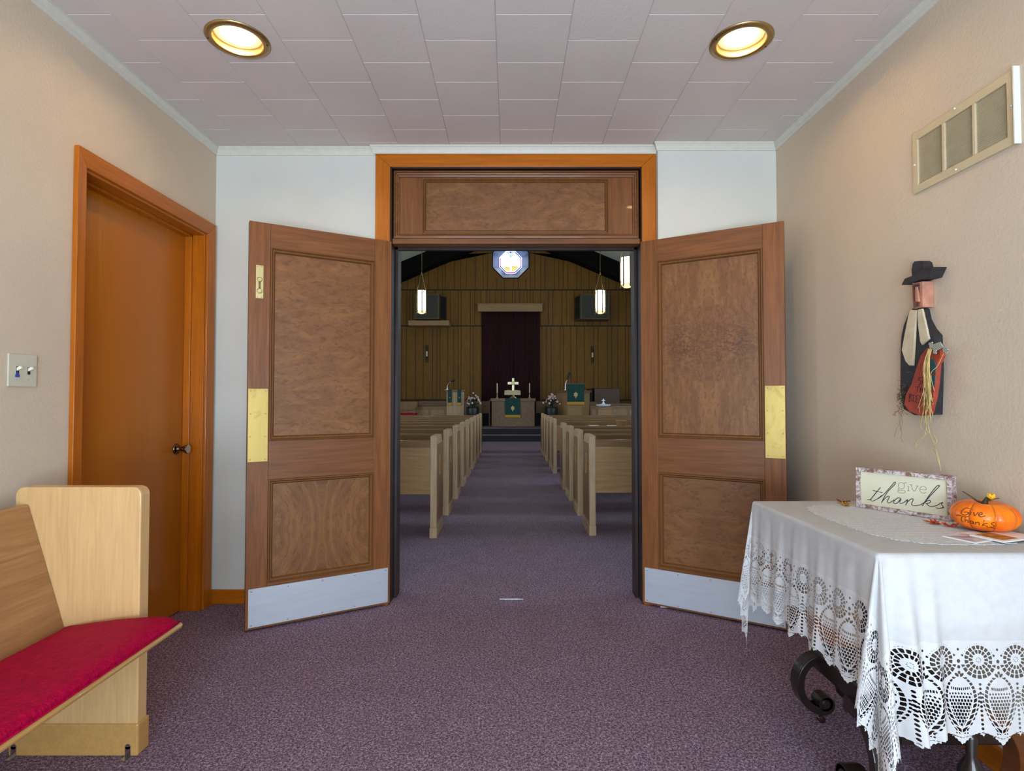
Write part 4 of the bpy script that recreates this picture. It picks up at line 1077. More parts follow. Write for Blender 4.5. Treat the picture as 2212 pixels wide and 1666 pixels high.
# left, right, entry side walls
WZ = [(5.0, 3), (8.4, 3), (11.8, 3)]
for s, nm, tx in ((-1, 'wall_nave_left', 'left'), (1, 'wall_nave_right', 'right')):
    m = MB(); xa, xb = sorted((s*NX, s*(NX+.12))); ze = zc(NX)+.1
    ys = [YN]+[q for c, _ in WZ for q in (c-.55, c+.55)]+[18.7]
    for i in range(0, len(ys), 2): m.box(xa, xb, ys[i], ys[i+1], 0, ze)
    for i in range(1, len(ys)-1, 2): m.box(xa, xb, ys[i], ys[i+1], 0, 1.2); m.box(xa, xb, ys[i], ys[i+1], 3.0, ze)
    struct(nm, m, M['nave_plaster'], 'plain side wall on the %s of the church interior' % tx, 'wall')
M['daylight_glass'] = emit('frosted_daylit_glass', (.62, .78, 1.0, 1), NAVE_WINDOW)
k = 1
for s in (-1, 1):
    for c, _ in WZ:
        k += 1
        o = empty('window_%d' % k, (s*(NX+.06), c, 1.2), 'tall frosted side window of the church, %s wall' % ('left' if s < 0 else 'right'), 'window', kind='structure')
        m = MB(); m.box(s*(NX+.06)-.01, s*(NX+.06)+.01, c-.55, c+.55, 1.2, 3.0); m.build('pane', M['daylight_glass'], o)
        m = MB()
        for y in (c-.55, c-.02, c+.51): m.box(s*(NX+.04)-.02, s*(NX+.04)+.02, y, y+.04, 1.2, 3.0)
        for z in (1.2, 2.08, 2.96): m.box(s*(NX+.04)-.019, s*(NX+.04)+.019, c-.55, c+.55, z, z+.04)
        m.build('window_frame', M['dark_jamb'], o)
m = MB(); m.prism([(-NX-.1, 0), (LW-.1, 0), (LW-.1, CZ+.06), (1.72, CZ+.06), (1.72, 0), (NX+.1, 0), (NX+.1, zc(NX)+.1), (0, ZR+.1), (-NX-.1, zc(NX)+.1)], 'y', YN-.06, YN)
struct('wall_nave_rear', m, M['nave_plaster'], 'nave side of the wall holding the double doors', 'wall')
m = MB()
for s in (-1, 1):
    m.loop_prism([(0, YN-.1, ZR), (s*(NX+.2), YN-.1, zc(NX+.2)), (s*(NX+.2), YN-.1, zc(NX+.2)+.12), (0, YN-.1, ZR+.12)], [(0, 18.9, ZR), (s*(NX+.2), 18.9, zc(NX+.2)), (s*(NX+.2), 18.9, zc(NX+.2)+.12), (0, 18.9, ZR+.12)])
struct('ceiling_nave', m, M['nave_plaster'], 'sloping pale church ceiling above the aisle', 'ceiling')
m = MB()
for s in (-1, 1):
    m.loop_prism([(0, 18.0, ZR), (s*NX, 18.0, zc(NX)), (s*NX, 18.0, zc(NX)-.58), (0, 18.0, 6.70)], [(0, YF, ZR), (s*NX, YF, zc(NX)), (s*NX, YF, zc(NX)-.58), (0, YF, 6.70)])
struct('trim_8', m, M['beam'], 'broad black sloping beams where the far wall meets the ceiling', 'beam')
# far wall with octagonal opening
OC, OR, IR, ODEP = (0.018, 5.885), .60, .385, .31
def octo(r): return [(OC[0]+r/math.cos(PI/8)*math.cos(PI/8+PI/4*k), OC[1]+r/math.cos(PI/8)*math.sin(PI/8+PI/4*k)) for k in range(8)]
bdr = [(NX, OC[1]), (NX, zc(NX)+.2), (OC[0], ZR+.15), (-NX, zc(NX)+.2), (-NX, OC[1]), (-NX, 0), (OC[0], 0), (NX, 0)]
m = MB(); oc = octo(OR)
# connect octagon vertices to the outline : 8 sectors
vo = [m.bm.verts.new((x, YF, z)) for x, z in oc]; vb = [m.bm.verts.new((x, YF, z)) for x, z in bdr]
for kk in range(8):
    j = (kk+1) % 8
    m.bm.faces.new([vo[kk], vb[j], vo[j]]); m.bm.faces.new([vo[kk], vb[kk], vb[j]])
struct('wall_far', m, M['panelling'], 'grooved brown board panelling on the far wall of the church', 'wall', fix=False)
# grooves : real dark battens joints as shallow strips
m = MB(); rg = random.Random(11)
def groove_run(z0, z1, off):
    x = -NX+off
    while x < NX:
        gap = rg.choice([.10, .15, .20, .26, .31])
        zt = min(z1, zc(x)-.3)
        if z1 > 5 and abs(x-OC[0]) < OR+.02:
            if z0 < OC[1]-OR-.02: m.box(x-.008, x+.008, YF-.0035, YF+.001, z0, OC[1]-OR-.02)
        elif not (abs(x-.02) < 1.0 and z1 < 4): m.box(x-.008, x+.008, YF-.0035, YF+.001, z0, zt)
        x += gap
groove_run(1.16, 3.64, .1); groove_run(3.66, 4.86, .02); groove_run(4.88, 7.0, .06)
for z in (3.65, 4.87): m.box(-NX, NX, YF-.005, YF+.001, z-.02, z+.02)
M['groove'] = plain('dark_groove', srgb(44, 30, 16), .7)
struct('trim_9', m, M['groove'], 'dark board joints of the far panelling', 'panel joints')
m = MB(); m.box(-NX, -1.02, YF-.05, YF, 1.14, 1.18); m.box(1.06, NX, YF-.05, YF, 1.14, 1.18)
struct('trim_10', m, M['groove'], 'dark ledge along the foot of the far panelling', 'ledge')
# octagonal window
wn = empty('window_1', (OC[0], YF, OC[1]-OR), 'glowing octagonal stained glass window high on the far wall', 'window', kind='structure')
M['reveal'] = plain('daylight_blue_reveal', srgb(34, 60, 118), .5)  # bluish daylight on the reveal is put into its base colour
m = MB(); a = octo(OR); b = octo(IR)
va = [m.bm.verts.new((x, YF-.002, z)) for x, z in a]; vb = [m.bm.verts.new((x, YF+ODEP, z)) for x, z in b]
for kk in range(8): m.bm.faces.new([va[kk], va[(kk+1) % 8], vb[(kk+1) % 8], vb[kk]])
m.build('splayed_reveal', M['reveal'], wn, fix=False)
m = MB(); a = octo(OR+.03); b = octo(OR)
va = [m.bm.verts.new((x, YF-.01, z)) for x, z in a]; vb = [m.bm.verts.new((x, YF-.01, z)) for x, z in b]
for kk in range(8): m.bm.faces.new([va[kk], va[(kk+1) % 8], vb[(kk+1) % 8], vb[kk]])
m.build('outer_edge', M['beam'], wn, fix=False)
yg = YF+ODEP
m = MB(); m.prism(octo(IR+.02), 'y', yg+.003, yg+.01); gl_ = m.build('glass', emit('white_lit_glass', (.72, .86, 1, 1), 3.2), wn)
def gp(nm, pts, mat, lab=None):
    m = MB(); m.prism([(OC[0]+x*IR, OC[1]+z*IR) for x, z in pts], 'y', yg-.004, yg+.002); o = m.build(nm, mat, gl_)
    if lab: o['label'] = lab
    return o
bl_, mg_, yl_, cy_m = emit('cobalt_glass', (.03, .10, .75, 1), .33), emit('magenta_glass', (.8, .10, .9, 1), .33), emit('yellow_glass', (.9, .80, .22, 1), .33), emit('pale_cyan_glass', (.74, .92, .95, 1), .31)
M['lead'] = plain('lead_came', srgb(80, 84, 78), .5)
gp('glass_segment', [(-.16, .98), (.16, .98), (.0, .74)], bl_, 'blue wedge of glass'); gp('glass_segment', [(-.42, .96), (-.16, .97), (0, .72), (0, .35), (-.2, .6)], cy_m); gp('glass_segment', [(.42, .96), (.16, .97), (0, .72), (0, .35), (.2, .6)], cy_m)
gp('glass_segment', [(-.66, -.52), (-.3, -.40), (-.05, -.48), (-.05, -.84), (-.40, -.80)], yl_, 'yellow glass'); gp('glass_segment', [(.08, -.36), (.74, -.38), (.46, -.74), (.08, -.84)], yl_, 'yellow glass')
oi = octo(IR*.98); on_ = octo(IR*.87)
for kk in (0, 7, 3, 4, 5, 6):
    j = (kk+1) % 8
    if kk in (1, 2): continue
    m = MB(); m.prism([oi[kk], oi[j], on_[j], on_[kk]], 'y', yg-.003, yg+.002); m.build('border_segment', mg_ if kk % 2 else bl_, gl_)
m = MB()
for r in (.93,):
    q = octo(IR*r); m.tube([(x, yg-.006, z) for x, z in q], .004, 5, True)
for ln in ([(-.08, .30), (-.02, .20), (-.10, .10)], [(.08, .30), (.02, .20), (.10, .10)], [(-.6, -.52), (-.1, -.46), (0, -.58), (.1, -.42), (.62, -.42)], [(0, .7), (0, .35)], [(-.08, -.42), (-.08, -.66), (0, -.74), (.1, -.62), (.1, -.42)]):
    m.tube([(OC[0]+x*IR, yg-.006, OC[1]+z*IR) for x, z in ln], .0045, 5)
m.build('lead_lines', M['lead'], gl_)

# platform and steps
m = MB(); m.box(-NX, NX, 15.9, YF, 0, .34); 
struct('trim_11', m, M['carpet'], 'carpeted platform raised before the far wall', 'platform')
m = MB(); m.box(-NX, NX, 15.45, 15.9, 0, .17); 
struct('trim_12', m, M['carpet'], 'carpeted step below the platform', 'step')
M['nosing'] = plain('dark_step_edge', srgb(70, 62, 74), .5); M['riser'] = plain('black_riser', srgb(16, 12, 16), .7)
m = MB(); m.box(-NX, NX, 15.44, 15.46, .0, .165); m.box(-NX, NX, 15.89, 15.91, .17, .335)
struct('trim_13', m, M['riser'], 'dark risers of the platform steps', 'riser')

# =================================================================== NAVE FURNITURE
PL = 3.3
def pew_proto(s, name_lab, gid):
    e = empty('church_pew', (0, 0, 0), name_lab, 'pew', gid)
    def pt(mb, nm, mat, par=None, bevel=0, smooth=False):
        o = mb.build(nm, M[mat], None, bevel=bevel, smooth=smooth); o.parent = par or e; return o
    def sx(a, b): return sorted((s*a, s*b))
    prof = [(0, .085), (0, .862), (.004, .871), (.014, .874), (.30, .874), (.335, .862), (.36, .83), (.45, .47), (.462, .45), (.455, .43), (.44, .40), (.42, .085)]
    for a in (0, PL-.055):
        x0, x1 = sx(a, a+.055); m = MB(); m.prism(prof, 'x', x0, x1); ep = pt(m, 'end_panel', 'pew_end', bevel=.006)
        x0, x1 = sx(a-.004, a+.059); m = MB(); m.box(x0, x1, -.004, .440, 0, .087); pt(m, 'base_block', 'pew_end', ep, .004)
        if a == 0:
            m = MB(); xa, xb = sx(-.0015, .002); m.prism([(.03, .12), (.40, .12), (.425, .42), (.34, .80), (.03, .80)], 'x', xa, xb)
            tag(pt(m, 'side_veneer', 'pew_dark', ep), 'darker veneered aisle face')
            m = MB(); xa, xb = sx(-.006, .001); m.box(xa, xb, .190, .206, .52, .70); m.box(xa, xb, .160, .236, .625, .641); m.lathe([(.022, 0), (.022, .004)], (xa, .198, .633), 14, Matrix.Rotation(PI/2, 4, 'Y'))
            tag(pt(m, 'cross_emblem', 'emblem', ep), 'small golden carved cross')
    x0, x1 = sx(.055, PL-.055)
    m = MB(); m.prism([(.055, .365), (.075, .372), (.035, .79), (.015, .79)], 'x', x0, x1); bk = pt(m, 'backrest', 'pew_wood')
    m = MB(); m.prism([(.008, .775), (.008, .822), (.018, .836), (.048, .836), (.058, .822), (.050, .775)], 'x', x0, x1); tag(pt(m, 'top_rail', 'pew_rail', bk, .003), 'shiny rounded top rail')
    m = MB(); m.prism([(.07, .385), (.07, .405), (.47, .44), (.485, .43), (.47, .415)], 'x', x0, x1); pt(m, 'seat', 'pew_wood')
    m = MB(); m.prism([(.10, .408), (.12, .432), (.45, .462), (.475, .455), (.475, .441)], 'x', x0, x1); pt(m, 'seat_cushion', 'cushion')
    return e
M['emblem'] = plain('gilt_emblem', srgb(176, 132, 60), .5); M['pew_rail'] = wood('nave_rail', srgb(116, 86, 54), srgb(140, 106, 70), 'x', 1, .22, .4, .5, .2)
ords = ['nearest', 'second', 'third', 'fourth', 'fifth', 'sixth', 'seventh', 'eighth', 'ninth']
pl = pew_proto(-1, 'oak church pew left of the aisle, nearest the double doors', 'pews left of the aisle')
PLX, PRX = -.632, .692
for i in range(9):
    o = pl if i == 0 else copy_tree(pl)
    o.location = (PLX, 4.748+.918*i, 0)
    if i: o['label'] = 'oak church pew left of the aisle, %s%s' % (ords[i], ' and last from the double doors' if i == 8 else ' from the double doors')
pr_ = pew_proto(1, 'oak church pew right of the aisle, nearest the double doors', 'pews right of the aisle')
for j, yy in enumerate([4.829, 5.64, 6.45, 7.26, 8.84, 9.66, 10.48, 11.30, 12.10]):
    o = pr_ if j == 0 else copy_tree(pr_)
    o.location = (PRX, yy, 0)
    if j: o['label'] = 'oak church pew right of the aisle, %s from the doors%s' % (ords[j], ', past the gap' if j == 4 else '')
# sheets lying on the rack behind the fifth right pew and a small wooden stand
M['sheet'] = plain('white_sheet', srgb(226, 226, 232), .6)
tag_s = ['white paper sheet on a pew rack, nearer the aisle', 'white paper sheet on a pew rack, farther from the aisle']
for k_, (a, b) in enumerate(((1274, 1294), (1313.5, 1333.5))):
    p0 = on_y(a, 919, 8.70); p1 = on_y(b, 919, 8.70)
    m = MB(); m.box(p0.x, p1.x, 8.70, 8.84, p0.z-.010, p0.z-.002)
    one('paper_sheet', m, M['sheet'], tag_s[k_], 'paper', 'sheets on the pew rack')
m = MB(); pz = on_y(1300, 919, 8.70).z
m.box(1.20, 2.0, 8.69, 8.855, pz-.030, pz-.010); m.box(1.20, 2.0, 8.69, 8.70, pz-.06, pz-.012)
one('pew_rack', m, M['pew_wood'], 'narrow wooden shelf behind the fifth right pew holding white sheets', 'shelf')
p0 = on_y(1335, 909, 8.45); p1 = on_y(1353, 922, 8.45)
st = empty('wooden_stand', ((p0.x+p1.x)/2, 8.5, 0), 'small brown wooden stand in the gap between right pews', 'stand')
m = MB(); m.box(p0.x, p1.x, 8.45, 8.60, .0, p0.z-.012); m.build('stand_body', M['pew_dark'], st, bevel=.004)
m = MB(); m.box(p0.x-.01, p1.x+.01, 8.44, 8.61, p0.z-.012, p0.z); m.build('stand_top', M['pew_wood'], st, bevel=.003)

# curtain and cornice
M['curtain'] = plain('dark_red_velvet', srgb(46, 0, 7), .9, 0, .15, 12)
cL, cR = on_y(1040.5, 760, YF-.06).x, on_y(1166.5, 760, YF-.06).x
cT, cB = on_y(1103, 672, YF-.06).z, .70
m = MB(); m.grid(lambda u, v: (cL+(cR-cL)*u, YF-.07+.028*math.sin(u*PI*2*15)+.008*math.sin(u*71), cB+(cT-cB)*v), 300, 3)
cu_ = one('curtain', m, M['curtain'], 'dark red pleated curtain on the far wall behind the altar table', 'curtain', smooth=True, fix=False)
sm = cu_.modifiers.new('solid', 'SOLIDIFY'); sm.thickness = .006
a, b = on_y(1032, 656, YF-.18), on_y(1172, 673, YF-.18)
m = MB(); m.box(a.x, b.x, YF-.18, YF, b.z, a.z-.02); m.box(a.x-.03, b.x+.03, YF-.20, YF, a.z-.02, a.z+.01)
one('curtain_cornice', m, M['pew_wood'], 'wooden box cornice above the dark red curtain', 'cornice', bevel=.006)

# speaker boxes high on the far wall
M['grille'] = plain('dark_grey_grille_cloth', srgb(66, 66, 56), .8, 0, .1); M['grille_dark'] = plain('black_grille', srgb(24, 26, 24), .8); M['box_frame'] = plain('brown_box_frame', srgb(96, 76, 44), .5, 0, .05)
for s, lab in ((-1, 'cloth fronted box cabinet on the far wall, left of the curtain, on a wooden shelf'), (1, 'cloth fronted box cabinet on the far wall, right of the curtain')):
    if s < 0: xo, xi, xb = on_y(896, 660, 17.95).x, on_y(948, 660, 17.95).x, on_y(965, 660, 18.45).x
    else: xo, xi, xb = on_y(1316, 660, 17.95).x, on_y(1254, 660, 17.95).x, on_y(1241, 660, 18.45).x
    z1, z0 = on_y(930, 635, 17.95).z, on_y(930, 690, 17.95).z
    e = empty('wall_speaker', ((xo+xi)/2, YF, z0), lab, 'speaker', 'speaker cabinets on the far wall')
    m = MB(); m.loop_prism([(xo, 17.95, z0), (xi, 17.95, z0), (xb, YF, z0), (xo-s*-.05, YF, z0)], [(xo, 17.95, z1), (xi, 17.95, z1), (xb, YF, z1), (xo-s*-.05, YF, z1)]); cb_ = m.build('cabinet', M['box_frame'], e, bevel=.006)
    xa, xc = sorted((xo, xi)); m = MB(); m.box(xa+.04, xc-.04, 17.935, 17.955, z0+.04, z1-.04); m.build('front_grille', M['grille'], e)
    dx, dy = xb-xi, YF-17.95; n = Vector((dy, -dx, 0)).normalized()*(.006 if s < 0 else -.006)
    q = lambda t, z: Vector((xi+dx*t, 17.95+dy*t, z))
    A = [q(.15, z0+.05), q(.85, z0+.05), q(.85, z1-.05), q(.15, z1-.05)]
    m = MB(); m.loop_prism([p-n for p in A], [p+n for p in A]); m.build('side_grille', M['grille_dark'], e)
a, b = on_y(882, 692, 17.9), on_y(970, 703, 17.9)
m = MB(); m.box(a.x, b.x, 17.9, YF, b.z, a.z-.005)
one('wall_shelf', m, M['pew_wood'], 'wooden shelf under the left cloth fronted cabinet', 'shelf', bevel=.006)

# wall sconces
M['candle'] = plain('ivory_candle', srgb(226, 214, 176), .5); M['iron'] = plain('black_iron', srgb(22, 20, 22), .4)
for x, ys, lab in ((922, (745, 783), 'black iron candle sconce on the far wall, left of the curtain'), (1280, (748, 785), 'black iron candle sconce on the far wall, right of the curtain')):
    p = on_y(x, ys[0], YF-.08); q = on_y(x, ys[1], YF-.08); h = p.z-q.z
    e = empty('candle_sconce', (p.x, YF, q.z), lab, 'sconce', 'wall sconces beside the curtain')
    m = MB()
    m.tube([(p.x+.045*math.cos(2*PI*k/16), YF-.03, p.z-.045+.045*math.sin(2*PI*k/16)) for k in range(16)], .009, 6, True)
    m.tube([(p.x+.04*math.cos(2*PI*k/16), YF-.03, q.z+.04+.04*math.sin(2*PI*k/16)) for k in range(16)], .007, 6, True)
    m.lathe([(.03, 0), (.036, .10), (.03, .12)], (p.x, YF-.07, q.z+.08), 14); m.lathe([(.028, 0), (.034, .05), (.03, .14)], (p.x, YF-.07, p.z-.22), 14)
    m.box(p.x-.02, p.x+.02, YF-.06, YF, q.z+.05, p.z-.05)
    m.build('bracket', M['iron'], e)
    m = MB(); m.lathe([(.026, q.z+.20), (.026, p.z-.20)], (p.x, YF-.07, 0), 14); m.build('candle', M['candle'], e, smooth=False)

# pendant lanterns
def lantern():
    e = empty('pendant_lantern', (0, 0, 0), 'pendant', 'pendant light', 'hanging six sided church lanterns')
    def pt(mb, nm, mat, par=None, smooth=False):
        o = mb.build(nm, mat, None, smooth=smooth); o.parent = par or e; return o
    R, H_ = .118, .545; HX = [(R*math.cos(PI/6+PI/3*k+.25), R*math.sin(PI/6+PI/3*k+.25)) for k in range(6)]
    m = MB(); m.prism([(x*.97, y*.97) for x, y in HX], 'z', .055, H_); pt(m, 'glass_shade', M['lantern_glass'])
    m = MB()
    for x, y in HX: m.box(x-.011, x+.011, y-.011, y+.011, .03, H_+.01); m.lathe([(.004, -.01), (.014, .01), (.012, .03)], (x*1.08, y*1.08, .0), 8); m.lathe([(.012, 0), (.004, .035)], (x*1.08, y*1.08, H_), 8)
    fr = pt(m, 'frame', M['lantern_metal'])
    for z0 in (.055, H_-.085):      # pierced bands
        m = MB()
        for k in range(6):
            a, b = Vector(HX[k]+(0,)), Vector(HX[(k+1) % 6]+(0,)); d_ = b-a
            for z in (z0, z0+.075): m.tube([a+Vector((0, 0, z)), b+Vector((0, 0, z))], .004, 4)
            for q in range(3):
                c = a+d_*((q+.5)/3); r = .016
                m.tube([c+d_.normalized()*r*math.cos(t)+Vector((0, 0, z0+.037+r*1.3*math.sin(t))) for t in [PI*.25+PI/2*w for w in range(4)]], .003, 4, True)
                m.tube([c+Vector((0, 0, z0+.008)), c+Vector((0, 0, z0+.067))], .0025, 4)
        pt(m, 'pierced_band', M['lantern_metal'], fr)
    m = MB(); m.lathe([(.001, -.012), (.05, -.006), (.09, .018), (.108, .052)], (0, 0, 0), 20); pt(m, 'bottom_bowl', M['lantern_bowl'], smooth=True)
    m = MB()
    for k in range(0, 6, 2):
        x, y = HX[k]; pts = [Vector((x, y, H_+.01)).lerp(Vector((x*.12, y*.12, H_+.40)), t/14) for t in range(15)]
        m.tube(pts, [.006 if i % 2 else .0035 for i in range(15)], 6)
    m.lathe([(.004, H_+.39), (.020, H_+.40), (.018, H_+.43), (.006, H_+.46)], (0, 0, 0), 12)
    pt(m, 'chains', M['lantern_metal'])
    m = MB(); top = ZR-SL_*2.15-3.24; m.tube([(0, 0, H_+.45), (0, 0, top)], .006, 6); m.lathe([(.05, top-.04), (.05, top)], (0, 0, 0), 16); pt(m, 'hanging_rod', M['lantern_metal'])
    return e
M['lantern_glass'] = emit('bright_opal_glass', (.93, .96, 1, 1), PENDANT_STRENGTH)
M['lantern_bowl'] = emit('amber_lit_bowl', (1, .62, .26, 1), .75); M['lantern_metal'] = plain('antique_gilt_metal', srgb(120, 104, 62), .35, .8, .1)
lt = lantern()
for k_, (x, y, lab) in enumerate(((-2.13, 13.2, 'hanging lantern on the left, farther one in front of the cabinet'), (2.17, 13.2, 'hanging lantern on the right, farther one in front of the cabinet'),
                     (-2.13, 10.1, 'hanging lantern half hidden at the left door jamb'), (2.156, 10.1, 'nearer hanging lantern close to the right door jamb'))):
    o = lt if k_ == 0 else copy_tree(lt)
    o.location = (x, y, 3.25); o['label'] = lab

# altar table
ty = 16.75
M['altar_wood'] = plain('greyish_tan_altar_wood', srgb(132, 104, 76), .6, 0, .08, 14); M['green_cloth'] = plain('dark_green_cloth', srgb(14, 62, 58), .8, 0, .1); M['gold_fringe'] = plain('gold_fringe', srgb(190, 144, 34), .7, 0, .08, 60)
M['gold_emblem'] = plain('pale_gold_embroidery', srgb(190, 176, 120), .7)
def X(px, Y): return (px-CX)*Y/F
def Z(py, Y): return on_y(CX, py, Y).z
at_ = empty('altar_table', (X(1108, ty), ty, .34), 'tan altar table with a green cloth panel at the end of the aisle', 'table')
m = MB(); m.box(X(1062, ty), X(1155, ty), ty+.03, ty+.62, .35, Z(867, ty)); m.build('table_body', M['altar_wood'], at_, bevel=.006)
m = MB(); m.box(X(1059.5, ty), X(1157, ty), ty, ty+.66, Z(867, ty), Z(860.7, ty)); m.build('table_top', M['altar_wood'], at_, bevel=.008)
TT = Z(860.7, ty)
def banner(nm, x0, x1, y, zt, zb, zf, label, emb=True, back=.12):
    e = empty(nm, ((x0+x1)/2, y, zb), label, 'cloth banner')
    m = MB(); m.box(x0, x1, y-.012, y-.004, zf, zt+.006); m.build('cloth', M['green_cloth'], e)
    m = MB(); m.box(x0, x1, y-.014, y-.005, zb, zf); m.build('gold_band', M['gold_fringe'], e)
    if emb:
        cx, cz = (x0+x1)/2, zf+(zt-zf)*.38; r = (x1-x0)*.13
        m = MB()
        m.prism([(cx+r*a, cz+r*b) for a, b in ((0, 1.6), (.45, .9), (.95, .9), (.75, .25), (.9, -.4), (.4, -.5), (0, -1.6), (-.4, -.5), (-.9, -.4), (-.75, .25), (-.95, .9), (-.45, .9))], 'y', y-.017, y-.011)
        m.build('embroidered_emblem', M['gold_emblem'], e)
    return e
banner('altar_banner', X(1091, ty), X(1124, ty), ty-.004, TT, Z(902, ty), Z(896.5, ty), 'green cloth with gold hem hanging on the altar table front')
# bible on stand, cross, candles
bs = empty('bible_stand', (X(1108, ty), ty+.2, TT), 'open white paged bible on a small stand before the cross', 'book stand')
m = MB(); m.lathe([(.085, 0), (.05, .03), (.02, .06), (.02, .10)], (X(1108, ty), ty+.2, TT+.006), 16); m.build('stand_foot', M['pew_dark'], bs, smooth=False)
yb_ = ty+.08; m = MB()
x0, x1, xm = X(1089, yb_), X(1125, yb_), X(1107, yb_)
m.loop_prism([(x0, yb_, Z(853, yb_)), (x1, yb_, Z(853, yb_)), (x1, yb_+.2, Z(845, yb_)), (x0, yb_+.2, Z(845, yb_))], [(x0, yb_+.01, Z(853, yb_)-.015), (x1, yb_+.01, Z(853, yb_)-.015), (x1, yb_+.21, Z(845, yb_)-.015), (x0, yb_+.21, Z(845, yb_)-.015)])
m.build('stand_board', M['pew_dark'], bs)
bb = empty('open_book', (xm, yb_+.1, Z(853, yb_)), 'open white paged book lying on the altar stand', 'book')
for a_, b_ in ((x0+.01, xm), (xm, x1-.01)):
    m = MB(); mid = (a_+b_)/2
    pr2 = [(a_, 0), (a_, .018), (mid, .034), (b_, .018), (b_, 0)]
    m.loop_prism([(x, yb_, Z(853, yb_)+.002+h) for x, h in pr2], [(x, yb_+.2, Z(845, yb_)+.002+h) for x, h in pr2]); m.build('pages', M['candle'], bb)
bs['label'] = 'small dark stand holding the open book on the altar table'
yc = ty+.45
cr = empty('altar_cross', (X(1108, yc), yc, TT), 'brass cross standing on the altar table before the red curtain', 'cross')
M['cross_brass'] = brushed('cross_brass', (.66, .56, .36, 1), .3, 'z')
m = MB(); w = .034; x = X(1108.5, yc); zt, zb, za = Z(817, yc), TT+.05, Z(828, yc)
m.box(x-w, x+w, yc, yc+.03, zb, zt); m.box(X(1097, yc), X(1120, yc), yc-.001, yc+.031, za-.042, za+.042); m.build('cross', M['cross_brass'], cr, bevel=.003)
m = MB(); m.lathe([(.062, 0), (.062, .01), (.03, .014)], (x, yc-.001, za), 24, Matrix.Rotation(PI/2, 4, 'X')); m.build('centre_disc', M['brass_clean'], cr)
m = MB(); m.box(x-.10, x+.10, yc-.06, yc+.09, TT, TT+.025); m.box(x-.07, x+.07, yc-.03, yc+.06, TT+.025, TT+.05); m.build('cross_base', M['cross_brass'], cr, bevel=.003)
for px, lab in ((1074, 'white candle in a flared brass holder, left end of the altar'), (1144, 'white candle in a flared brass holder, right end of the altar')):
    yy = ty+.3; x = X(px, yy); e = empty('altar_candle', (x, yy, TT), lab, 'candle', 'candles on the altar table')
    m = MB(); m.lathe([(.055, 0), (.05, .012), (.022, .045), (.012, .08), (.016, .10), (.012, .15), (.024, .17), (.024, .185)], (x, yy, TT), 16); m.build('candle_holder', M['cross_brass'], e, smooth=True)
    m = MB(); m.lathe([(.018, .17), (.017, Z(828, yy)-TT)], (x, yy, TT), 12); m.build('candle', M['candle'], e, smooth=False)

# rail screen behind the altar
yr = 17.7
for a_, b_, lab in ((1038, 1058, 'low tan wooden panel behind the altar table, on its left'), (1158, 1178, 'low tan wooden panel behind the altar table, on its right')):
    m = MB(); m.box(X(a_, yr), X(b_, yr), yr, yr+.06, Z(893, yr), Z(867, yr))
    one('low_screen', m, M['altar_wood'], lab, 'screen', 'low screens behind the altar')
m = MB(); m.box(X(1020, yr), X(1196, yr), yr+.002, yr+.3, .34, Z(893, yr))
one('altar_screen_base', m, M['riser'], 'black recessed base below the panel behind the altar', 'base')
m = MB(); m.box(X(1056, 17.2), X(1058.5, 17.2), 17.2, 17.25, .34, Z(864, 17.2))
one('rail_post', m, M['pew_dark'], 'thin dark post left of the altar table', 'post')
# choir rails
def choir(x0, x1, y, ztop, label, nm='choir_rail'):
    e = empty(nm, ((x0+x1)/2, y, .34), label, 'rail')
    m = MB(); m.box(x0, x1, y, y+.06, .34, ztop-.05); m.build('rail_panel', M['pew_wood'], e)
    m = MB(); m.box(x0-.02, x1, y-.05, y+.14, ztop-.05, ztop); m.build('rail_cap', M['pew_rail'], e, bevel=.006)
    n = max(2, int((x1-x0)/.55))
    for i in range(n):
        a = x0+(x1-x0)*i/n+.05; b = x0+(x1-x0)*(i+1)/n-.05; m = MB(); m.box(a, b, y-.008, y+.002, .42, ztop-.18); m.build('raised_field', M['pew_end'], e, bevel=.004)
choir(X(893, 16.9), X(964, 16.9), 16.9, Z(873.5, 16.9), 'panelled wooden choir rail left of the left lectern')
choir(X(1275, 16.9), X(1275, 16.9)+2.9, 16.9, Z(872, 16.9), 'panelled wooden choir rail right of the pulpit')
m = MB(); m.box(X(905, 17.3), X(1040, 17.3), 17.3, 17.34, .34, Z(867, 17.3)); m.box(X(1180, 17.3), X(1290, 17.3), 17.3, 17.34, .34, Z(868, 17.3))
one('back_screen', m, M['altar_wood'], 'tan low screen boards behind the flower vases', 'screen')
# chair on the far left
ch = empty('wooden_chair', (X(876, 16.3), 16.3, .34), 'brown wooden armchair beside the left choir rail', 'chair')
cx0, cx1 = X(840, 16.3), X(898, 16.3)
m = MB(); m.box(cx0, cx1, 16.62, 16.66, .75, Z(868, 16.3)); m.box(cx0, cx1-.02, 16.60, 16.62, .85, Z(873, 16.3)); m.build('backrest', M['pew_dark'], ch, bevel=.006)
m = MB(); m.box(cx0, cx1, 16.15, 16.64, .72, .77); m.build('seat', M['cushion'], ch, bevel=.01)
for xx_ in (cx0+.02, cx1-.02):
    for yy in (16.18, 16.62):
        m = MB(); m.box(xx_-.02, xx_+.02, yy-.02, yy+.02, .34, .73 if yy > 16.3 else .90); m.build('leg', M['pew_dark'], ch)
    m = MB(); m.box(xx_-.03, xx_+.03, 16.14, 16.64, .90, .93); m.build('armrest', M['pew_dark'], ch, bevel=.005)

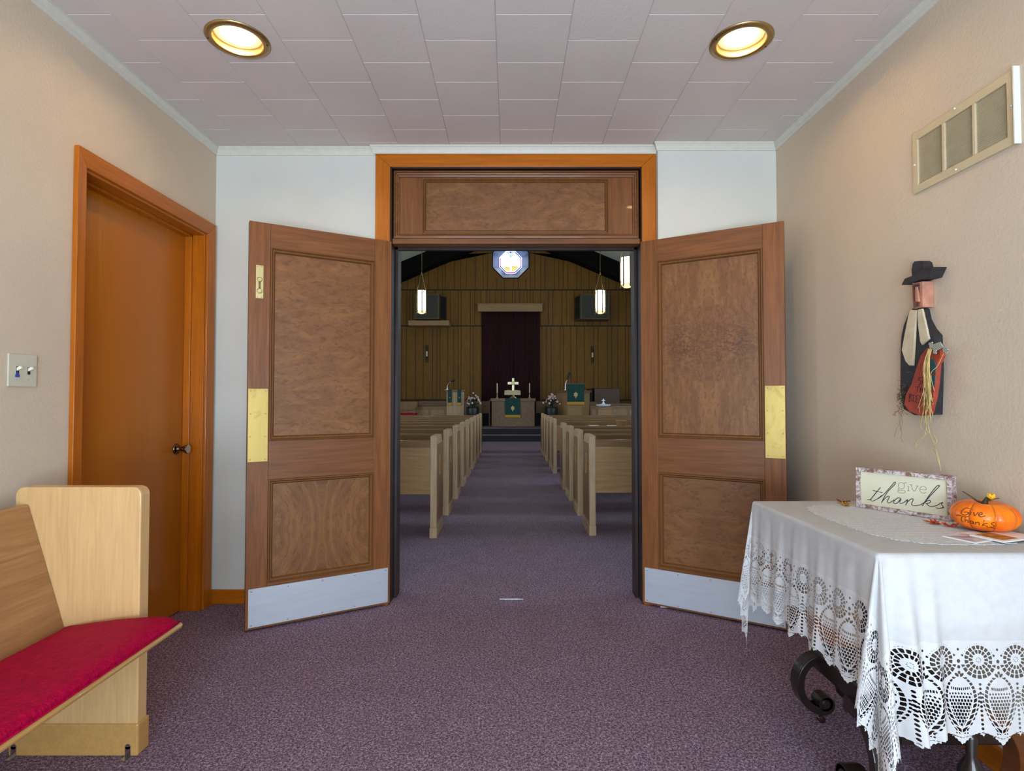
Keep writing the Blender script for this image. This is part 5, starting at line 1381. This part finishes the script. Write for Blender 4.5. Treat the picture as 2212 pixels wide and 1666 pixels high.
# left lectern
ly = 16.3
lc = empty('lectern', (X(983, ly), ly, .34), 'brown wooden lectern left of the altar with two narrow green banners', 'lectern')
m = MB(); m.box(X(964.5, ly), X(1002.5, ly), ly, ly+.42, .34, Z(846, ly)); m.build('lectern_body', M['pew_end'], lc, bevel=.006)
m = MB(); m.box(X(961, ly), X(1005, ly), ly-.04, ly+.46, Z(846, ly), Z(842, ly)); m.build('lectern_top', M['pew_rail'], lc, bevel=.006)
banner('lectern_banner', X(967.5, ly-.05), X(976, ly-.05), ly-.042, Z(842, ly), Z(876, ly-.05), Z(870, ly-.05), 'narrow green banner hanging from the left lectern, left of the two')['group'] = 'lectern banners'
banner('lectern_banner', X(988, ly-.05), X(996, ly-.05), ly-.042, Z(842, ly), Z(876, ly-.05), Z(870, ly-.05), 'narrow green banner hanging from the left lectern, nearer the flowers')['group'] = 'lectern banners'
M['chrome'] = plain('chrome_gooseneck', (.8, .8, .8, 1), .25, 1, .02)
def mic(pts, Y, head, lab):
    P = [on_y(x, y, Y) for x, y in pts]; P[0].z = Z(842, ly)+.002 if Y > 16.3 else P[0].z
    e = empty('microphone', P[0], lab, 'microphone', 'gooseneck microphones')
    m = MB(); m.tube(catmull(P, 5), .013, 8); m.lathe([(.05, 0), (.045, .02)], P[0]-Vector((0, 0, .005)), 14); m.build('gooseneck', M['chrome'], e, smooth=False)
    Hh = [on_y(x, y, Y) for x, y in head]; m = MB(); m.tube([Hh[0], Hh[0].lerp(Hh[1], .4), Hh[1]], [.020, .030, .034], 10); m.build('microphone_head', M['black'], e, smooth=False)
mic([(966, 842.5), (966.3, 835), (969, 829), (975, 824.5)], 16.4, [(974, 825), (982, 821)], 'silver gooseneck microphone on the left lectern')
# pulpit
py_ = 16.1
pu = empty('pulpit', (X(1240, py_), py_, .34), 'large wooden pulpit right of the altar with angled sides', 'pulpit')
zt_ = Z(848, py_)
PA = [(X(1203, py_+.45), py_+.45), (X(1225.5, py_), py_), (X(1257.5, py_), py_), (X(1274, py_+.3), py_+.3), (X(1274, py_+.3), py_+.7), (X(1203, py_+.45), py_+.7)]
cxx = sum(p[0] for p in PA)/6
m = MB(); m.loop_prism([(cxx+(x-cxx)*.94, y, .34) for x, y in PA], [(x, y, zt_) for x, y in PA]); m.build('pulpit_body', M['pulpit_wood'] if 'pulpit_wood' in M else M['pew_wood'], pu, bevel=.004)
m = MB(); m.loop_prism([(cxx+(x-cxx)*1.08, y-.04, zt_) for x, y in PA], [(cxx+(x-cxx)*1.08, y-.04, zt_+.065) for x, y in PA]); m.build('pulpit_top', M['pew_rail'], pu, bevel=.006)
yb2 = py_-.07; m = MB(); m.box(X(1223, yb2), X(1264, yb2), yb2, yb2+.02, Z(831, yb2), Z(828.5, yb2)); m.box(X(1243, yb2)-.02, X(1243, yb2)+.02, yb2+.02, yb2+.05, zt_+.06, Z(830, yb2))
m.box(X(1224, yb2), X(1262, yb2), yb2+.02, yb2+.05, zt_+.065, zt_+.10)
m.build('book_rest', M['pew_rail'], pu)
banner('pulpit_banner', X(1225, yb2), X(1262, yb2), yb2-.004, Z(830, yb2), Z(874.5, yb2), Z(868.5, yb2), 'wide green banner with golden emblem hanging on the pulpit', back=.02)
mic([(1221.5, 843), (1221.5, 832), (1223, 825), (1226, 819.5)], 16.25, [(1225.5, 821), (1231, 805)], 'silver gooseneck microphone with long black head on the pulpit')
# organ console behind the pulpit
m = MB(); oy = 17.35
m.box(X(1284, oy), X(1339, oy), oy, oy+.55, .34, Z(839.5, oy)); m.box(X(1284, oy)-.02, X(1339, oy)-.25, oy-.02, oy+.57, Z(839.5, oy), Z(838, oy))
one('organ_console', m, M['brown_box'] if 'brown_box' in M else plain('dark_brown_console', srgb(92, 56, 30), .4, 0, .08), 'dark brown wooden console standing behind the right choir rail', 'console', bevel=.008)
m = MB(); m.box(X(1270, oy+.3), X(1284, oy)-.04, oy+.1, oy+.55, .34, Z(840, oy))  # dark side of the console, added as a separate black box
one('console_side', m, M['riser'], 'black box as the dark side of the brown console, next to the pulpit', 'cabinet')
# baptismal font
fy = 14.6; fx = X(1306, fy)
fn = empty('baptismal_font', (fx, fy, 0), 'wooden font with a white lid and white cross on top, right of the aisle', 'font')
m = MB(); w = X(1322, fy)-fx; zt2 = Z(881, fy); m.box(fx-w, fx+w, fy, fy+2*w, zt2-.03, zt2); m.box(fx-w*.88, fx+w*.88, fy+.03, fy+2*w-.03, .12, zt2-.03); m.box(fx-w*.95, fx+w*.95, fy, fy+2*w, 0, .12); m.build('font_body', M['pew_wood'], fn, bevel=.004)
M['white'] = plain('white_porcelain', srgb(226, 238, 246), .4, 0, .01)
m = MB(); m.lathe([(.03, zt2), (w*.55, zt2+.02), (w*.95, Z(877, fy)), (w*1.0, Z(875, fy)), (w*.98, Z(874.2, fy)), (.05, Z(873, fy)), (.018, Z(869, fy))], (fx, fy+w, 0), 28); lid = m.build('font_lid', M['white'], fn, smooth=False)
m = MB(); m.box(fx-.013, fx+.013, fy+w-.01, fy+w+.01, Z(871, fy), Z(861.5, fy)); m.box(fx-.042, fx+.042, fy+w-.011, fy+w+.011, Z(866.4, fy), Z(864, fy)); m.build('lid_cross', M['white'], lid)

# flower arrangements
M['vase'] = plain('black_vase', srgb(14, 14, 18), .4); M['petal'] = plain('pinkish_white_petal', srgb(216, 190, 178), .6, 0, .1); M['petal_pink'] = plain('mauve_petal', srgb(170, 120, 136), .6, 0, .1); M['leafgreen'] = plain('dark_leaf', srgb(34, 46, 34), .7, 0, .2)
def bouquet(px, lab, seed):
    r = random.Random(seed); y = 16.2; c = Vector((X(px, y), y, Z(879, y)))
    e = empty('flower_arrangement', (c.x, c.y, .34), lab, 'flowers', 'flower arrangements beside the altar')
    m = MB(); m.lathe([(.10, .34), (.14, .50), (.18, .70), (.19, c.z-.05), (.17, c.z)], (c.x, y, 0), 20); m.build('vase', M['vase'], e, smooth=True)
    heads = []; st = MB(); lf = MB()
    for k in range(34):
        a = r.uniform(0, 2*PI); q = r.random()**.6
        p = c+Vector((math.cos(a)*.25*q, math.sin(a)*.16*q, .06+.36*(1-q*q*.85)*r.uniform(.45, 1.0))); heads.append(p)
        st.tube([c, c.lerp(p, .5)+Vector((0, 0, .03)), p], .004, 4)
    for k in range(60):
        a = r.uniform(0, 2*PI); p = c+Vector((math.cos(a)*.20*r.random(), math.sin(a)*.15*r.random(), r.uniform(-.02, .20))); d = Vector((r.uniform(-1, 1), r.uniform(-1, 1), r.uniform(-.2, 1))).normalized()*.06; s_ = d.orthogonal().normalized()*.015
        lf.face([p, p+d*.5+s_, p+d, p+d*.5-s_])
    st.build('stems', M['leafgreen'], e); lf.build('foliage', M['leafgreen'], e, fix=False)
    for k, p in enumerate(heads):
        m = MB(); rr = r.uniform(.022, .034)
        for q in range(5):
            a = 2*PI*q/5+k; d = Vector((math.cos(a)*rr, -.008, math.sin(a)*rr)); s_ = Vector((-math.sin(a)*rr*.5, 0, math.cos(a)*rr*.5))
            m.face([p+Vector((0, -.01, 0)), p+d*.6+s_, p+d*1.1, p+d*.6-s_])
        sp = rr*.45; m.lathe([(.001, -sp), (sp*.8, -sp*.5), (sp, 0), (sp*.8, sp*.5), (.001, sp)], p, 8)
        m.build('flower_head', M['petal_pink'] if k % 7 == 0 else M['petal'], e, fix=False)
bouquet(1021, 'pinkish white flowers in a black vase left of the altar', 5)
bouquet(1191, 'pinkish white flowers in a black vase right of the altar', 9)
